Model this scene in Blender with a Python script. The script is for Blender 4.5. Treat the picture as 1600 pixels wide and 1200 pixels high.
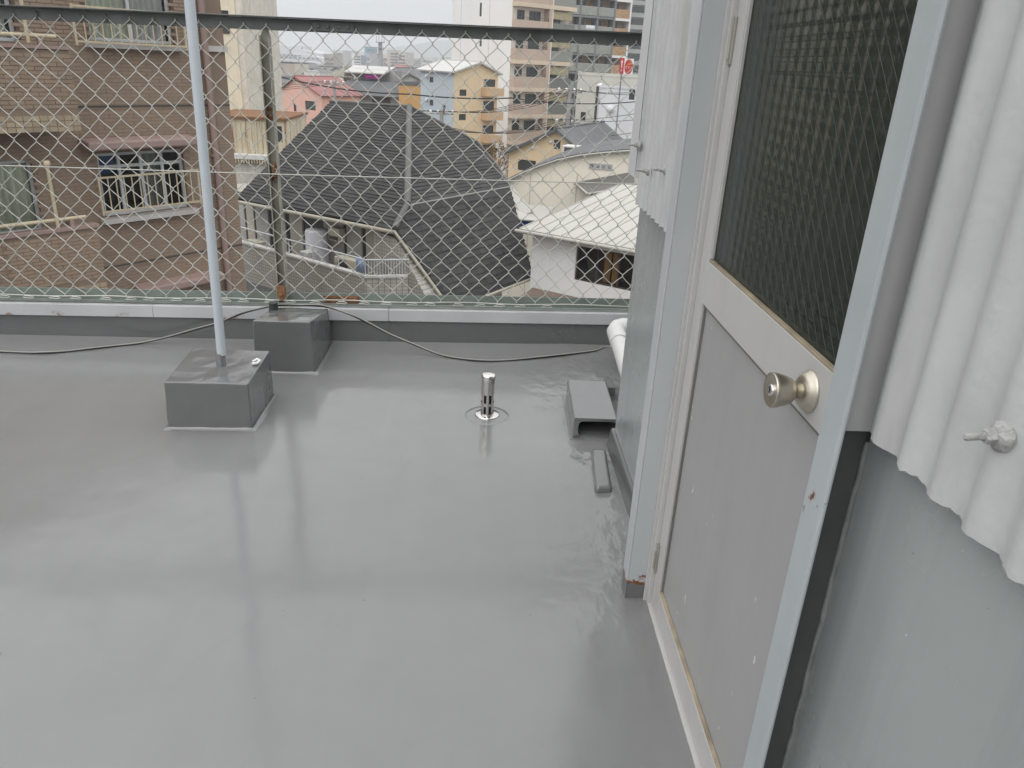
import bpy, math, random
from mathutils import Vector, Matrix, noise as mnoise

for o in list(bpy.data.objects):
    bpy.data.objects.remove(o, do_unlink=True)
scene = bpy.context.scene
COL = scene.collection
RND = random.Random(7)
R = math.radians

# ------------------------------------------------------------------ camera
EYE = Vector((0, 0, 1.6))
PITCH, YAW, ROLL = R(22.863), R(2.9047), R(2.9719)
FPX = 1190.18                                   # focal length in pixels of a 1600 px wide frame
_f0 = Vector((math.sin(YAW), math.cos(YAW), 0)); _r0 = Vector((math.cos(YAW), -math.sin(YAW), 0)); _u0 = Vector((0, 0, 1))
FWD = _f0 * math.cos(PITCH) - _u0 * math.sin(PITCH)
_up = _u0 * math.cos(PITCH) + _f0 * math.sin(PITCH)
RGT = _r0 * math.cos(ROLL) + _up * math.sin(ROLL)
UPV = -_r0 * math.sin(ROLL) + _up * math.cos(ROLL)
cam_d = bpy.data.cameras.new('camera'); cam = bpy.data.objects.new('camera', cam_d); COL.objects.link(cam)
cam_d.sensor_width = 36; cam_d.lens = FPX / 1600 * 36; cam_d.clip_start = .05; cam_d.clip_end = 20000
cam.matrix_world = Matrix(((RGT.x, UPV.x, -FWD.x, EYE.x), (RGT.y, UPV.y, -FWD.y, EYE.y), (RGT.z, UPV.z, -FWD.z, EYE.z), (0, 0, 0, 1)))
scene.camera = cam

# ------------------------------------------------------------------ sky and sun (overcast)
SUN_EL, SUN_AZ = R(48), R(-150)
world = bpy.data.worlds.new('World'); scene.world = world; world.use_nodes = True
wn = world.node_tree; wn.nodes.clear()
def wnode(t, **k):
    n = wn.nodes.new(t)
    for a, b in k.items(): setattr(n, a, b)
    return n
sky = wnode('ShaderNodeTexSky', sky_type='NISHITA', sun_disc=False, sun_elevation=SUN_EL, sun_rotation=SUN_AZ, air_density=1.0, dust_density=6.0, ozone_density=1.0)
hsv = wnode('ShaderNodeHueSaturation'); hsv.inputs['Saturation'].default_value = .25
wn.links.new(sky.outputs[0], hsv.inputs['Color'])
# cloud layer: an even overcast, a little brighter towards the zenith, with soft broken cloud
tc = wnode('ShaderNodeTexCoord'); sep = wnode('ShaderNodeSeparateXYZ'); wn.links.new(tc.outputs['Generated'], sep.inputs[0])
ramp = wnode('ShaderNodeValToRGB'); wn.links.new(sep.outputs['Z'], ramp.inputs[0])
ramp.color_ramp.elements[0].position = 0.0; ramp.color_ramp.elements[0].color = (7.9, 8.0, 8.1, 1)
ramp.color_ramp.elements[1].position = 1.0; ramp.color_ramp.elements[1].color = (20.0, 20.1, 20.2, 1)
mp = wnode('ShaderNodeMapping'); mp.inputs['Scale'].default_value = (1.6, 1.6, 5.0); wn.links.new(tc.outputs['Generated'], mp.inputs[0])
nz = wnode('ShaderNodeTexNoise'); nz.inputs['Scale'].default_value = 1.7; nz.inputs['Detail'].default_value = 5; wn.links.new(mp.outputs[0], nz.inputs['Vector'])
cr = wnode('ShaderNodeMapRange'); cr.inputs['From Min'].default_value = .3; cr.inputs['From Max'].default_value = .7
cr.inputs['To Min'].default_value = .9; cr.inputs['To Max'].default_value = 1.08; wn.links.new(nz.outputs[0], cr.inputs[0])
mul = wnode('ShaderNodeVectorMath', operation='SCALE'); wn.links.new(ramp.outputs[0], mul.inputs[0]); wn.links.new(cr.outputs[0], mul.inputs['Scale'])
mixs = wnode('ShaderNodeMix', data_type='RGBA'); mixs.inputs['Factor'].default_value = .85
wn.links.new(hsv.outputs[0], mixs.inputs['A']); wn.links.new(mul.outputs[0], mixs.inputs['B'])
bg = wnode('ShaderNodeBackground'); bg.inputs['Strength'].default_value = .105
wn.links.new(mixs.outputs['Result'], bg.inputs['Color'])
wo = wnode('ShaderNodeOutputWorld'); wn.links.new(bg.outputs[0], wo.inputs['Surface'])

sun_d = bpy.data.lights.new('sun', 'SUN'); sun = bpy.data.objects.new('sun', sun_d); COL.objects.link(sun)
sun_d.energy = .6; sun_d.angle = R(60); sun_d.color = (1, .98, .95)
_sd = Vector((math.sin(SUN_AZ) * math.cos(SUN_EL), math.cos(SUN_AZ) * math.cos(SUN_EL), math.sin(SUN_EL)))
sun.rotation_euler = (-_sd).to_track_quat('-Z', 'Y').to_euler(); sun.location = (0, -4, 8)

vs = scene.view_settings
vs.view_transform = 'Standard'; vs.look = 'None'; vs.exposure = .08; vs.gamma = 1; vs.use_curve_mapping = False
scene.cycles.max_bounces = 8; scene.cycles.volume_bounces = 1; scene.cycles.use_denoising = True
scene.cycles.caustics_reflective = False; scene.cycles.caustics_refractive = False

# ------------------------------------------------------------------ helpers
def ray(px, py):
    return FWD + RGT * ((px - 800) / FPX) - UPV * ((py - 600) / FPX)
def on_y(px, py, Y):                            # the point of the place at forward distance Y that shows at this pixel
    d = ray(px, py); return EYE + d * (Y / d.y)
def on_x(px, py, X):
    d = ray(px, py); return EYE + d * (X / d.x)
def on_z(px, py, Z=0.0):
    d = ray(px, py); return EYE + d * ((Z - EYE.z) / d.z)

class Fr:                                       # a vertical plane: u along it, n out of it (towards us at angle 0), z up
    def __init__(s, o, deg, zs=0.0):
        a = R(deg); s.o = Vector((o[0], o[1], 0)); s.zs = zs
        s.u = Vector((math.cos(a), math.sin(a), 0)); s.n = Vector((math.sin(a), -math.cos(a), 0)); s.deg = deg
    def __call__(s, u, n, z):
        v = s.o + s.u * u + s.n * n; v.z = z + s.zs * u; return v
    def px(s, px, py, n=0.0):                   # pixel -> (u, z) on the plane at offset n
        d = ray(px, py); o = s.o + s.n * n
        t = (o - EYE).dot(s.n) / d.dot(s.n); p = EYE + d * t
        u = (p - s.o).dot(s.u); return u, p.z - s.zs * u
    def pxu(s, px, py, u):                      # pixel -> (n, z) on the perpendicular plane at u
        d = ray(px, py); o = s.o + s.u * u
        t = (o - EYE).dot(s.u) / d.dot(s.u); p = EYE + d * t
        return (p - s.o).dot(s.n), p.z
    def pxz(s, px, py, z):
        p = on_z(px, py, z) - s.o; return p.dot(s.u), p.dot(s.n)
WORLD = Fr((0, 0), 0)                           # u = x, n = -y

def setp(o, label=None, cat=None, group=None, kind=None):
    if label: o['label'] = label
    if cat: o['category'] = cat
    if group: o['group'] = group
    if kind: o['kind'] = kind
    return o
def thing(name, label, cat, loc=(0, 0, 0), group=None):
    o = bpy.data.objects.new(name, None); o.empty_display_size = .2; COL.objects.link(o); o.location = loc
    return setp(o, label, cat, group)
def wloc(o):
    v = Vector((0, 0, 0))
    while o is not None: v = v + o.location; o = o.parent
    return v
class MB:
    def __init__(s): s.v = []; s.f = []; s.sm = set()
    def face(s, pts, smooth=False):
        b = len(s.v); s.v += [Vector(p) for p in pts]
        if smooth: s.sm.add(len(s.f))
        s.f.append(tuple(range(b, b + len(pts)))); return s
    def add(s, v, f, smooth=False):
        b = len(s.v); s.v += [Vector(p) for p in v]
        for q in f:
            if smooth: s.sm.add(len(s.f))
            s.f.append(tuple(b + i for i in q))
        return s
    def box(s, F, u0, u1, n0, n1, z0, z1):
        p = [F(u, n, z) for z in (z0, z1) for n in (n0, n1) for u in (u0, u1)]
        return s.add(p, [(0, 1, 3, 2), (4, 6, 7, 5), (0, 4, 5, 1), (2, 3, 7, 6), (0, 2, 6, 4), (1, 5, 7, 3)])
    def xbox(s, x0, x1, y0, y1, z0, z1):
        return s.box(WORLD, x0, x1, -y1, -y0, z0, z1)
    def prism(s, bot, top):                     # two rings of points
        k = len(bot)
        return s.add(list(bot) + list(top), [tuple(range(k))[::-1], tuple(range(k, 2 * k))] + [(i, (i + 1) % k, k + (i + 1) % k, k + i) for i in range(k)])
    def ext(s, F, poly, n0, n1):                # polygon in (u, z), extruded along n
        return s.prism([F(u, n0, z) for u, z in poly], [F(u, n1, z) for u, z in poly])
    def slab(s, pts, t):                        # planar polygon thickened by t along its normal, downwards
        p = [Vector(q) for q in pts]; nn = Vector((0, 0, 0))
        for i in range(len(p)): nn += p[i].cross(p[(i + 1) % len(p)])
        nn.normalize()
        if nn.z < 0: nn = -nn
        return s.prism([q - nn * t for q in p], p)
    def tube(s, pts, r, k=8, cap=True, r1=None):
        pts = [Vector(p) for p in pts]; n = len(pts); rings = []; prev = None
        for i, p in enumerate(pts):
            t = (pts[min(i + 1, n - 1)] - pts[max(i - 1, 0)]).normalized()
            if prev is None:
                a = Vector((0, 0, 1)) if abs(t.z) < .9 else Vector((1, 0, 0))
                x = t.cross(a).normalized()
            else:
                x = (prev - t * prev.dot(t)).normalized()
            prev = x; y = t.cross(x); rr = r if r1 is None else r + (r1 - r) * i / (n - 1)
            rings.append([p + (x * math.cos(2 * math.pi * j / k) + y * math.sin(2 * math.pi * j / k)) * rr for j in range(k)])
        v = [q for g in rings for q in g]
        f = [(i * k + j, i * k + (j + 1) % k, (i + 1) * k + (j + 1) % k, (i + 1) * k + j) for i in range(n - 1) for j in range(k)]
        s.add(v, f, True)
        if cap: s.face(rings[0][::-1]); s.face(rings[-1])
        return s
    def lathe(s, o, ax, prof, k=32, smooth=True):   # prof: (distance along axis, radius)
        o = Vector(o); ax = Vector(ax).normalized(); a = Vector((0, 0, 1)) if abs(ax.z) < .9 else Vector((1, 0, 0))
        x = ax.cross(a).normalized(); y = ax.cross(x); v = []
        for h, r in prof:
            v += [o + ax * h + (x * math.cos(2 * math.pi * j / k) + y * math.sin(2 * math.pi * j / k)) * r for j in range(k)]
        f = [(i * k + j, i * k + (j + 1) % k, (i + 1) * k + (j + 1) % k, (i + 1) * k + j) for i in range(len(prof) - 1) for j in range(k)]
        s.add(v, f, smooth)
        if prof[0][1] > 1e-5: s.face(v[:k][::-1])
        if prof[-1][1] > 1e-5: s.face(v[-k:])
        return s
    def build(s, name, mat, parent=None, bevel=0, seg=2, kind=None, label=None):
        base = wloc(parent) if parent else Vector((0, 0, 0))
        m = bpy.data.meshes.new(name); m.from_pydata([tuple(p - base) for p in s.v], [], s.f)
        if s.sm:
            m.polygons.foreach_set('use_smooth', [i in s.sm for i in range(len(s.f))])
        m.materials.append(mat); m.update()
        o = bpy.data.objects.new(name, m); COL.objects.link(o); o.parent = parent
        if bevel:
            b = o.modifiers.new('bevel', 'BEVEL'); b.width = bevel; b.segments = seg; b.limit_method = 'ANGLE'; b.angle_limit = R(40)
        if kind: o['kind'] = kind
        if label: o['label'] = label
        return o

# ------------------------------------------------------------------ materials
MATS = {}
class NT:
    def __init__(s, name):
        m = bpy.data.materials.new(name); m.use_nodes = True; s.m = m; s.t = m.node_tree; s.t.nodes.clear()
        s.out = s.n('ShaderNodeOutputMaterial'); s.p = s.n('ShaderNodeBsdfPrincipled'); s.l(s.p.outputs[0], s.out.inputs[0])
        s.tc = s.n('ShaderNodeTexCoord').outputs['Object']
    def n(s, t, **k):
        q = s.t.nodes.new(t)
        for a, b in k.items(): setattr(q, a, b)
        return q
    def l(s, a, b): s.t.links.new(a, b)
    def noise(s, scale, detail=4, rough=.55, vec=None, sc=None):
        q = s.n('ShaderNodeTexNoise'); q.inputs['Scale'].default_value = scale; q.inputs['Detail'].default_value = detail; q.inputs['Roughness'].default_value = rough
        v = vec or s.tc
        if sc:
            mp = s.n('ShaderNodeMapping'); mp.inputs['Scale'].default_value = sc; s.l(v, mp.inputs[0]); v = mp.outputs[0]
        s.l(v, q.inputs['Vector']); return q.outputs[0]
    def rng(s, x, a, b, c=0., d=1.):
        q = s.n('ShaderNodeMapRange'); s.l(x, q.inputs[0])
        for i, v in enumerate((a, b, c, d)): q.inputs[1 + i].default_value = v
        return q.outputs[0]
    def mix(s, f, a, b):
        q = s.n('ShaderNodeMix', data_type='RGBA')
        for nm, v in (('Factor', f), ('A', a), ('B', b)):
            if isinstance(v, (int, float)): q.inputs[nm].default_value = v
            elif isinstance(v, tuple): q.inputs[nm].default_value = v + ((1,) if len(v) == 3 else ())
            else: s.l(v, q.inputs[nm])
        return q.outputs['Result']
    def math(s, op, a, b=None):
        q = s.n('ShaderNodeMath', operation=op)
        for i, v in enumerate((a, b)):
            if v is None: continue
            if isinstance(v, (int, float)): q.inputs[i].default_value = v
            else: s.l(v, q.inputs[i])
        return q.outputs[0]
    def bump(s, h, strength, dist=.01, prev=None):
        q = s.n('ShaderNodeBump'); q.inputs['Strength'].default_value = strength; q.inputs['Distance'].default_value = dist
        s.l(h, q.inputs['Height'])
        if prev: s.l(prev, q.inputs['Normal'])
        return q.outputs[0]
def k3(c, f): return tuple(min(1, x * f) for x in c)
def mat(name, col, rough=.6, var=.12, vs=2.5, bump=0., bs=60, metal=0., spec=.5, stain=0., stain_col=(.10, .085, .06), rust=0., streak=True):
    if name in MATS: return MATS[name]
    t = NT(name)
    c = t.mix(t.rng(t.noise(vs, 5), .3, .7), k3(col, 1 - var), k3(col, 1 + var))
    if stain:
        q = t.noise(3.2, 6, .6, sc=(2.2, 2.2, .35) if streak else None)
        c = t.mix(t.math('MULTIPLY', t.rng(q, .5, .72), stain), c, stain_col)
    if rust:
        q = t.noise(9, 6, .65); q2 = t.noise(70, 3)
        c = t.mix(t.rng(q, .70 - rust, .74 - rust), c, t.mix(q2, (.24, .075, .02), (.07, .03, .018)))
    t.l(c, t.p.inputs['Base Color'])
    t.p.inputs['Metallic'].default_value = metal; t.p.inputs['Specular IOR Level'].default_value = spec
    t.l(t.rng(t.noise(vs * 3, 3), .3, .7, max(.03, rough - .08), min(1, rough + .08)), t.p.inputs['Roughness'])
    if bump: t.l(t.bump(t.noise(bs, 4), bump), t.p.inputs['Normal'])
    MATS[name] = t.m; return t.m
# ------------------------------------------------------------------ the roof we stand on
def coat_mat(name, col, gloss=.12, wavy=.1):
    t = NT(name)
    big = t.noise(.9, 4, .5); mid = t.noise(6, 5, .55); streak = t.noise(2.0, 4, .5, sc=(5, .35, 1)); fine = t.noise(90, 3)
    c = t.mix(t.rng(big, .3, .7), k3(col, .93), k3(col, 1.06))
    c = t.mix(t.math('MULTIPLY', t.rng(mid, .45, .75), .25), c, k3(col, .82))
    c = t.mix(t.math('MULTIPLY', t.rng(streak, .5, .8), .3), c, k3(col, 1.12))
    speck = t.noise(34, 2, .5)
    c = t.mix(t.rng(speck, .765, .79, 0, .7), c, k3(col, .35))
    rings = t.noise(1.3, 3, .5); c = t.mix(t.math('MULTIPLY', t.math('MULTIPLY', t.rng(rings, .54, .56), t.rng(rings, .58, .56)), .09), c, k3(col, .72))   # faint dried puddle rims
    t.l(c, t.p.inputs['Base Color'])
    t.p.inputs['IOR'].default_value = 1.68
    r = t.math('ADD', t.rng(big, .3, .7, gloss - .03, gloss + .05), t.rng(mid, .5, .8, 0, .06))
    t.l(r, t.p.inputs['Roughness'])
    b = t.bump(t.noise(2.2, 3, .45), wavy, .03)
    b = t.bump(t.noise(14, 4, .5), wavy * .35, .012, b)
    b = t.bump(fine, .035, .002, b)
    if name == 'grey_urethane_coating':             # thick brushed-out coat along the foot of the hut
        sp = t.n('ShaderNodeSeparateXYZ'); t.l(t.tc, sp.inputs[0])
        k = t.rng(t.math('ADD', sp.outputs['X'], t.rng(t.noise(3, 3), .3, .7, -.12, .12)), .26, .50)
        k = t.math('MULTIPLY', k, t.rng(sp.outputs['Y'], 1.75, 2.15))
        b = t.bump(t.math('MULTIPLY', t.noise(17, 3, .5, sc=(1, .6, 1)), k), .6, .016, b)
    t.l(b, t.p.inputs['Normal']); MATS[name] = t.m; return t.m
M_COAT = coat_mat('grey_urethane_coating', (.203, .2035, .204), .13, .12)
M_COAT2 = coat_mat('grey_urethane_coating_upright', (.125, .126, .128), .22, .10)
M_SOIL = mat('cable_black', (.02, .02, .02), .5)
MATS['cable_grey'] = mat('cable_grey', (.30, .29, .27), .5)

# one sheet with gentle unevenness: hollows, a lap seam and a ragged thickening along the hut
m = MB(); NX, NY = 160, 170; X0, X1, Y0, Y1 = -7.0, .70, -3.0, 4.36
xs = [X0 + (X1 - X0) * (1 - (1 - i / (NX - 4)) ** 1.6) for i in range(NX - 3)] + [.9, 1.3, 2.2, 3.7]
ys = [Y0 + (Y1 - Y0) * ((j / NY) ** .75) for j in range(NY + 1)]
def floor_h(x, y):
    h = .0020 * mnoise.noise(Vector((x * .9, y * .9, 3))) + .0011 * mnoise.noise(Vector((x * 3.1, y * 3.1, 9)))
    e = max(0, 1 - (.60 - x) / .34) if x < .60 else 1.0
    h += e * e * (.006 + .0045 * mnoise.noise(Vector((x * 17, y * 17, 1))) + .002 * mnoise.noise(Vector((x * 45, y * 45, 4))))
    h += .0004 / (1 + ((y - 1.96 - .02 * math.sin(x * 3)) / .06) ** 2)          # lap seam across the roof
    h += .0006 / (1 + ((y - 3.05 - .02 * math.sin(x * 4)) / .06) ** 2)
    h += max(0, (y - 4.18) / .14) ** 2 * .02                                       # fillet at the parapet
    return h
m.add([Vector((x, y, floor_h(x, y))) for y in ys for x in xs],
      [(j * (NX + 1) + i, j * (NX + 1) + i + 1, (j + 1) * (NX + 1) + i + 1, (j + 1) * (NX + 1) + i) for j in range(NY) for i in range(NX)], True)
m.face([(X0, Y0, -.03), (X0, Y1, -.03), (X1, Y1, -.03), (X1, Y0, -.03)])
floor = m.build('roof_floor', M_COAT); setp(floor, 'glossy grey urethane coated flat roof floor', kind='structure')

# ------------------------------------------------------------------ parapet
FF = Fr((-.94, 4.33), 1.65, .0105)              # the parapet and fence line
par = thing('parapet', 'low grey coated parapet with pale metal capping along the roof edge', 'parapet', FF(0, 0, 0))
UL, UR = -6.2, 3.2
M_CAP = NT('parapet_capping_paint'); t = M_CAP
cz = t.n('ShaderNodeSeparateXYZ'); t.l(t.tc, cz.inputs[0])
base = t.mix(t.rng(t.noise(3, 5), .3, .7), (.44, .445, .455), (.52, .525, .53))
edge = t.rng(cz.outputs['Z'], .150, .172, 1, 0)                                   # rust creeps up from the drip edge
rm = t.math('MULTIPLY', t.rng(t.noise(5, 6, .7), .56, .64), edge)
blot = t.rng(t.noise(5.5, 5, .62), .78, .79)
c = t.mix(t.math('MAXIMUM', rm, blot), base, t.mix(t.noise(60, 3), (.30, .10, .025), (.09, .035, .015)))
t.l(c, t.p.inputs['Base Color']); t.p.inputs['Roughness'].default_value = .45; t.l(t.bump(t.noise(30, 4), .12, .004), t.p.inputs['Normal'])
M_CAP = t.m
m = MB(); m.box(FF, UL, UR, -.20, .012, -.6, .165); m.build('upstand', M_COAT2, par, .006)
for a, b in ((UL, -.94), (-.94, .41), (.41, UR)):                                  # joints in the sheathing
    m = MB(); m.ext(FF, [(a + .0008, .152), (b - .0008, .152), (b - .0008, .222), (a + .0008, .222)], -.22, .030); m.build('capping', M_CAP, par, .0025)
m = MB(); m.box(FF, .405, .412, .0, .016, .01, .155); m.build('lap_joint', M_COAT2, par, .002)

# ------------------------------------------------------------------ chain link fence
M_RAIL = mat('fence_rail_greyed_green', (.115, .125, .12), .55, .18, 4, .1, 40, stain=.5, stain_col=(.05, .055, .05))
M_RAILB = mat('fence_bottom_rail_green', (.20, .235, .21), .55, .15, 4, .1, 40, stain=.3, stain_col=(.12, .10, .06))
M_POST = mat('rusty_fence_post', (.30, .29, .24), .6, .3, 5, .2, 40, rust=.10, stain=.6, stain_col=(.07,.06,.045))
M_RUST = mat('rust', (.21, .105, .05), .85, .4, 25, .4, 80)
M_WIRE = mat('galvanised_wire', (.50, .50, .46), .45, .15, 8, metal=.25)
fence = thing('chain_link_fence', 'chain link roof fence with dark top rail and one rusty post', 'fence', FF(0, 0, .22))
ZB, ZT = .285, 1.695
m = MB(); m.box(FF, UL, UR, -.006, .0, 1.694, 1.752); m.box(FF, UL, UR, -.006, .045, 1.7525, 1.758); m.build('top_rail', M_RAIL, fence, .002)
m = MB(); m.box(FF, UL, UR, -.036, -.032, .235, .300); m.box(FF, UL, UR, -.032, .0, .231, .235); m.build('bottom_rail', M_RAILB, fence, .002)
# splice plates with bolts
for (cx, cy, z0, z1, mt) in ((521, 40, 1.700, 1.745, M_RAIL), (532, 463, .238, .285, M_RUST)):
    u, _ = FF.px(cx, cy); dn = .001 if z0 > 1 else -.0315
    m = MB(); m.box(FF, u - .105, u + .105, dn, dn + .006, z0, z1); pl = m.build('splice_plate', mt, fence, .002)
    for k in (-.075, -.028, .028, .075):
        m = MB(); m.lathe(FF(u + k, dn + .006, (z0 + z1) / 2), FF.n, [(0, .010), (.006, .010), (.008, .006)], 6, False); m.build('bolt', M_RUST if z0 < 1 else M_RAIL, pl)
for k in range(16):                                                               # hooks the mesh hangs from
    u = UL + .2 + k * .335
    m = MB(); m.tube([FF(u, -.004, 1.735), FF(u, .006, 1.733), FF(u + .004, .012, 1.722), FF(u, .010, 1.708), FF(u, .003, 1.702)], .0045, 6); m.build('hook', M_RAIL, fence)
# post: steel angle
pu, _ = FF.px(428, 260); 
for du, zt_ in ((0, 1.705),):
    m = MB(); u = pu - .030
    m.ext(FF, [(u, .24), (u + .052, .24), (u + .052, 1.66), (u + .040, zt_), (u + .018, zt_), (u, 1.67)], -.045, -.039)
    m.box(FF, u, u + .006, -.039, .006, .24, 1.67); m.box(FF, u + .046, u + .052, -.039, .004, .24, 1.655)
    post = m.build('post', M_POST, fence, .0015)
    u2, z2 = FF.px(440, 457)
    m = MB(); m.ext(FF, [(u2 - .024, z2 + .045), (u2 + .024, z2 + .045), (u2 + .024, z2 - .015), (u2 + .010, z2 - .045), (u2 - .010, z2 - .045), (u2 - .024, z2 - .015)], .008, .014); m.build('bracket', M_RUST, post, .002)
    m = MB(); m.lathe(FF(u2, .014, z2 - .01), FF.n, [(0, .011), (.008, .011), (.010, .007)], 6, False); m.build('bolt', M_RUST, post)
    u3, z3 = FF.px(429, 268)
    m = MB(); m.box(FF, u3 - .012, u3 + .012, -.037, .004, z3 - .03, z3 + .035); m.tube([FF(u3, .004, z3 + .05), FF(u3 + .004, .014, z3 + .03), FF(u3 - .004, .012, z3)], .005, 6); m.build('clamp', M_RUST, post, .002)
# woven wires: each zigzag wire runs from the bottom to the top and hooks its neighbours
PW, PH = .0562, .1205
nw = int((UR - UL) / PW); r2 = random.Random(3)
nodes = {}
def wnode_at(k, i):                              # node where wire k-1 meets wire k at level i
    key = (k, i)
    if key not in nodes:
        nodes[key] = (UL + k * PW + r2.uniform(-.0025, .0025), ZB - .012 + i * PH / 2 + r2.uniform(-.0025, .0025) + .004 * math.sin(k * .21))
    return nodes[key]
NI = 24
for k in range(nw):
    pts = []
    for i in range(NI + 1):
        right = (i + k) % 2 == 0
        kk = k + 1 if right else k
        u, z = wnode_at(kk, i)
        sgn = 1 if right else -1
        e = .0042
        nn_ = .006
        for dz, dn, de in ((-.006, sgn * .0028, 0.0), (.0, 0.0, e), (.006, -sgn * .0028, 0.0)):
            pts.append(FF(u + sgn * (de - .001), nn_ + dn, z + dz))
        if i < NI:                               # slight bow of each leg
            r_ = (i + 1 + k) % 2 == 0
            un, zn = wnode_at(k + 1 if r_ else k, i + 1)
            pts.append(FF((u + un) / 2 + r2.uniform(-.0015, .0015), nn_, (z + zn) / 2 + r2.uniform(-.001, .002)))
    m = MB(); m.tube(pts, .0024, 5, False); m.build('mesh_wire', M_WIRE, fence)
# loops along the bottom, the line wire below and the tension wire halfway up
m = MB(); m.tube([FF(-6.1 + i * .14, .010 + .002 * math.sin(i * 2.1), ZB - .018 + .004 * math.sin(i * 1.3)) for i in range(66)], .0032, 6); m.build('line_wire', M_WIRE, fence)
uu0, zz0 = FF.px(0, 258); uu1, zz1 = FF.px(985, 287)
m = MB(); m.tube([FF(UL, .011, zz0 - .012), FF(uu0, .011, zz0), FF((uu0 + uu1) / 2, .012, (zz0 + zz1) / 2 - .004), FF(uu1, .011, zz1), FF(uu1 + 1.2, .011, zz1 + .01)], .003, 6); m.build('tension_wire', M_WIRE, fence)
for k in range(52):
    u = -5.5 + k * .134 + r2.uniform(-.02, .02)
    m = MB(); m.tube([FF(u - .03, .016, ZB - .030), FF(u + .02, .020, ZB - .034), FF(u + .034, .020, ZB - .028), FF(u + .02, .018, ZB - .023), FF(u - .02, .015, ZB - .021)], .003, 5); m.build('tie_loop', M_WIRE, fence)

# ------------------------------------------------------------------ concrete blocks and pole
def block(name, pts_bot, pts_top, parent, mt):
    m = MB(); n = 7; S = []
    # front, right, back, left sides and the top as small grids so that the coat has uneven edges
    def lerp4(q, a, b): return (q[0] * (1 - a) + q[1] * a) * (1 - b) + (q[3] * (1 - a) + q[2] * a) * b
    B = [Vector(p) for p in pts_bot]; T = [Vector(p) for p in pts_top]
    for quad in ([B[0], B[1], T[1], T[0]], [B[1], B[2], T[2], T[1]], [B[2], B[3], T[3], T[2]], [B[3], B[0], T[0], T[3]], [T[0], T[1], T[2], T[3]]):
        v = []
        for j in range(n + 1):
            for i in range(n + 1):
                p = lerp4(quad, i / n, j / n)
                d = Vector((mnoise.noise(p * 9), mnoise.noise(p * 9 + Vector((5, 1, 2))), mnoise.noise(p * 11 + Vector((9, 9, 1)))))
                v.append(p + d * .0035)
        m.add(v, [(j * (n + 1) + i, j * (n + 1) + i + 1, (j + 1) * (n + 1) + i + 1, (j + 1) * (n + 1) + i) for j in range(n) for i in range(n)])
    o = m.build(name, mt, parent)
    w = o.modifiers.new('weld', 'WELD'); w.merge_threshold = .0008
    b = o.modifiers.new('bevel', 'BEVEL'); b.width = .007; b.segments = 3; b.limit_method = 'ANGLE'; b.angle_limit = R(45)
    # fillet of coating run round the foot
    m = MB(); N = 14; prof = [(0, .010), (.004, .005), (.010, .002), (.018, .0)]; ctr = sum((Vector(p) for p in pts_bot), Vector()) / 4; rings = []
    for e in range(4):
        a, b_ = Vector(pts_bot[e]), Vector(pts_bot[(e + 1) % 4])
        for i in range(N):
            q = a.lerp(b_, i / N); d = (b_ - a).cross(Vector((0, 0, 1))).normalized()
            if i == 0: d = (q - ctr).normalized() * 1.35; d.z = 0
            w = 1 + .45 * mnoise.noise(q * 14); rings.append([Vector((q.x, q.y, 0)) + d * (k * w + .001) + Vector((0, 0, floor_h(q.x, q.y) + h * w + .0006)) for k, h in prof])
    n_ = len(rings)
    m.add([p for r_ in rings for p in r_], [(i * 4 + k, ((i + 1) % n_) * 4 + k, ((i + 1) % n_) * 4 + k + 1, i * 4 + k + 1) for i in range(n_) for k in range(3)], True)
    m.build('coating_fillet', M_COAT, parent)
    return o
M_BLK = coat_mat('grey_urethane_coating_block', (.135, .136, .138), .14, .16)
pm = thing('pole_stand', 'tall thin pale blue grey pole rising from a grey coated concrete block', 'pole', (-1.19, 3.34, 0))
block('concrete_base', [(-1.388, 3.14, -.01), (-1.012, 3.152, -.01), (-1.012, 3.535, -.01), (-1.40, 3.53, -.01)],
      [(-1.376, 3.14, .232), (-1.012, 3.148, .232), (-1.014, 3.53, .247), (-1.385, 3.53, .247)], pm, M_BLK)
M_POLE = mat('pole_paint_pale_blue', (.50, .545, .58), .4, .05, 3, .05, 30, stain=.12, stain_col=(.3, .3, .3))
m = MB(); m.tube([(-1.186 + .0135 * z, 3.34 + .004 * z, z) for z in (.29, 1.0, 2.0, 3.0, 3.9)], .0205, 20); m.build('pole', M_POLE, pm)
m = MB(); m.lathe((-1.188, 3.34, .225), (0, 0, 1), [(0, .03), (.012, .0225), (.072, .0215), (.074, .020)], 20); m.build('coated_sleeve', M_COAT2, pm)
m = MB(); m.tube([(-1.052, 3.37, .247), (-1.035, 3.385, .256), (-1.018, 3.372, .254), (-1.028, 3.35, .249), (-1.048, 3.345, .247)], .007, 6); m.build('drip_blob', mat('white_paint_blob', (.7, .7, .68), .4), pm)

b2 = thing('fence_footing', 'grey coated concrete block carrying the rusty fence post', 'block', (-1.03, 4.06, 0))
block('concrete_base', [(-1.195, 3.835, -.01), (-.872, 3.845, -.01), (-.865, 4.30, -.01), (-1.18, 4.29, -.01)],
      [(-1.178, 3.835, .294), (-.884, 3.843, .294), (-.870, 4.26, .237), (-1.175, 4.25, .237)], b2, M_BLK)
u, _ = FF.px(437, 470); p = FF(u, 0, 0)
m = MB(); m.lathe((p.x + .004, 4.17, .235), (0, 0, 1), [(0, .030), (.02, .026), (.055, .025)], 12); m.build('post_sleeve', mat('black_bitumen', (.03, .03, .03), .5), b2)

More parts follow.
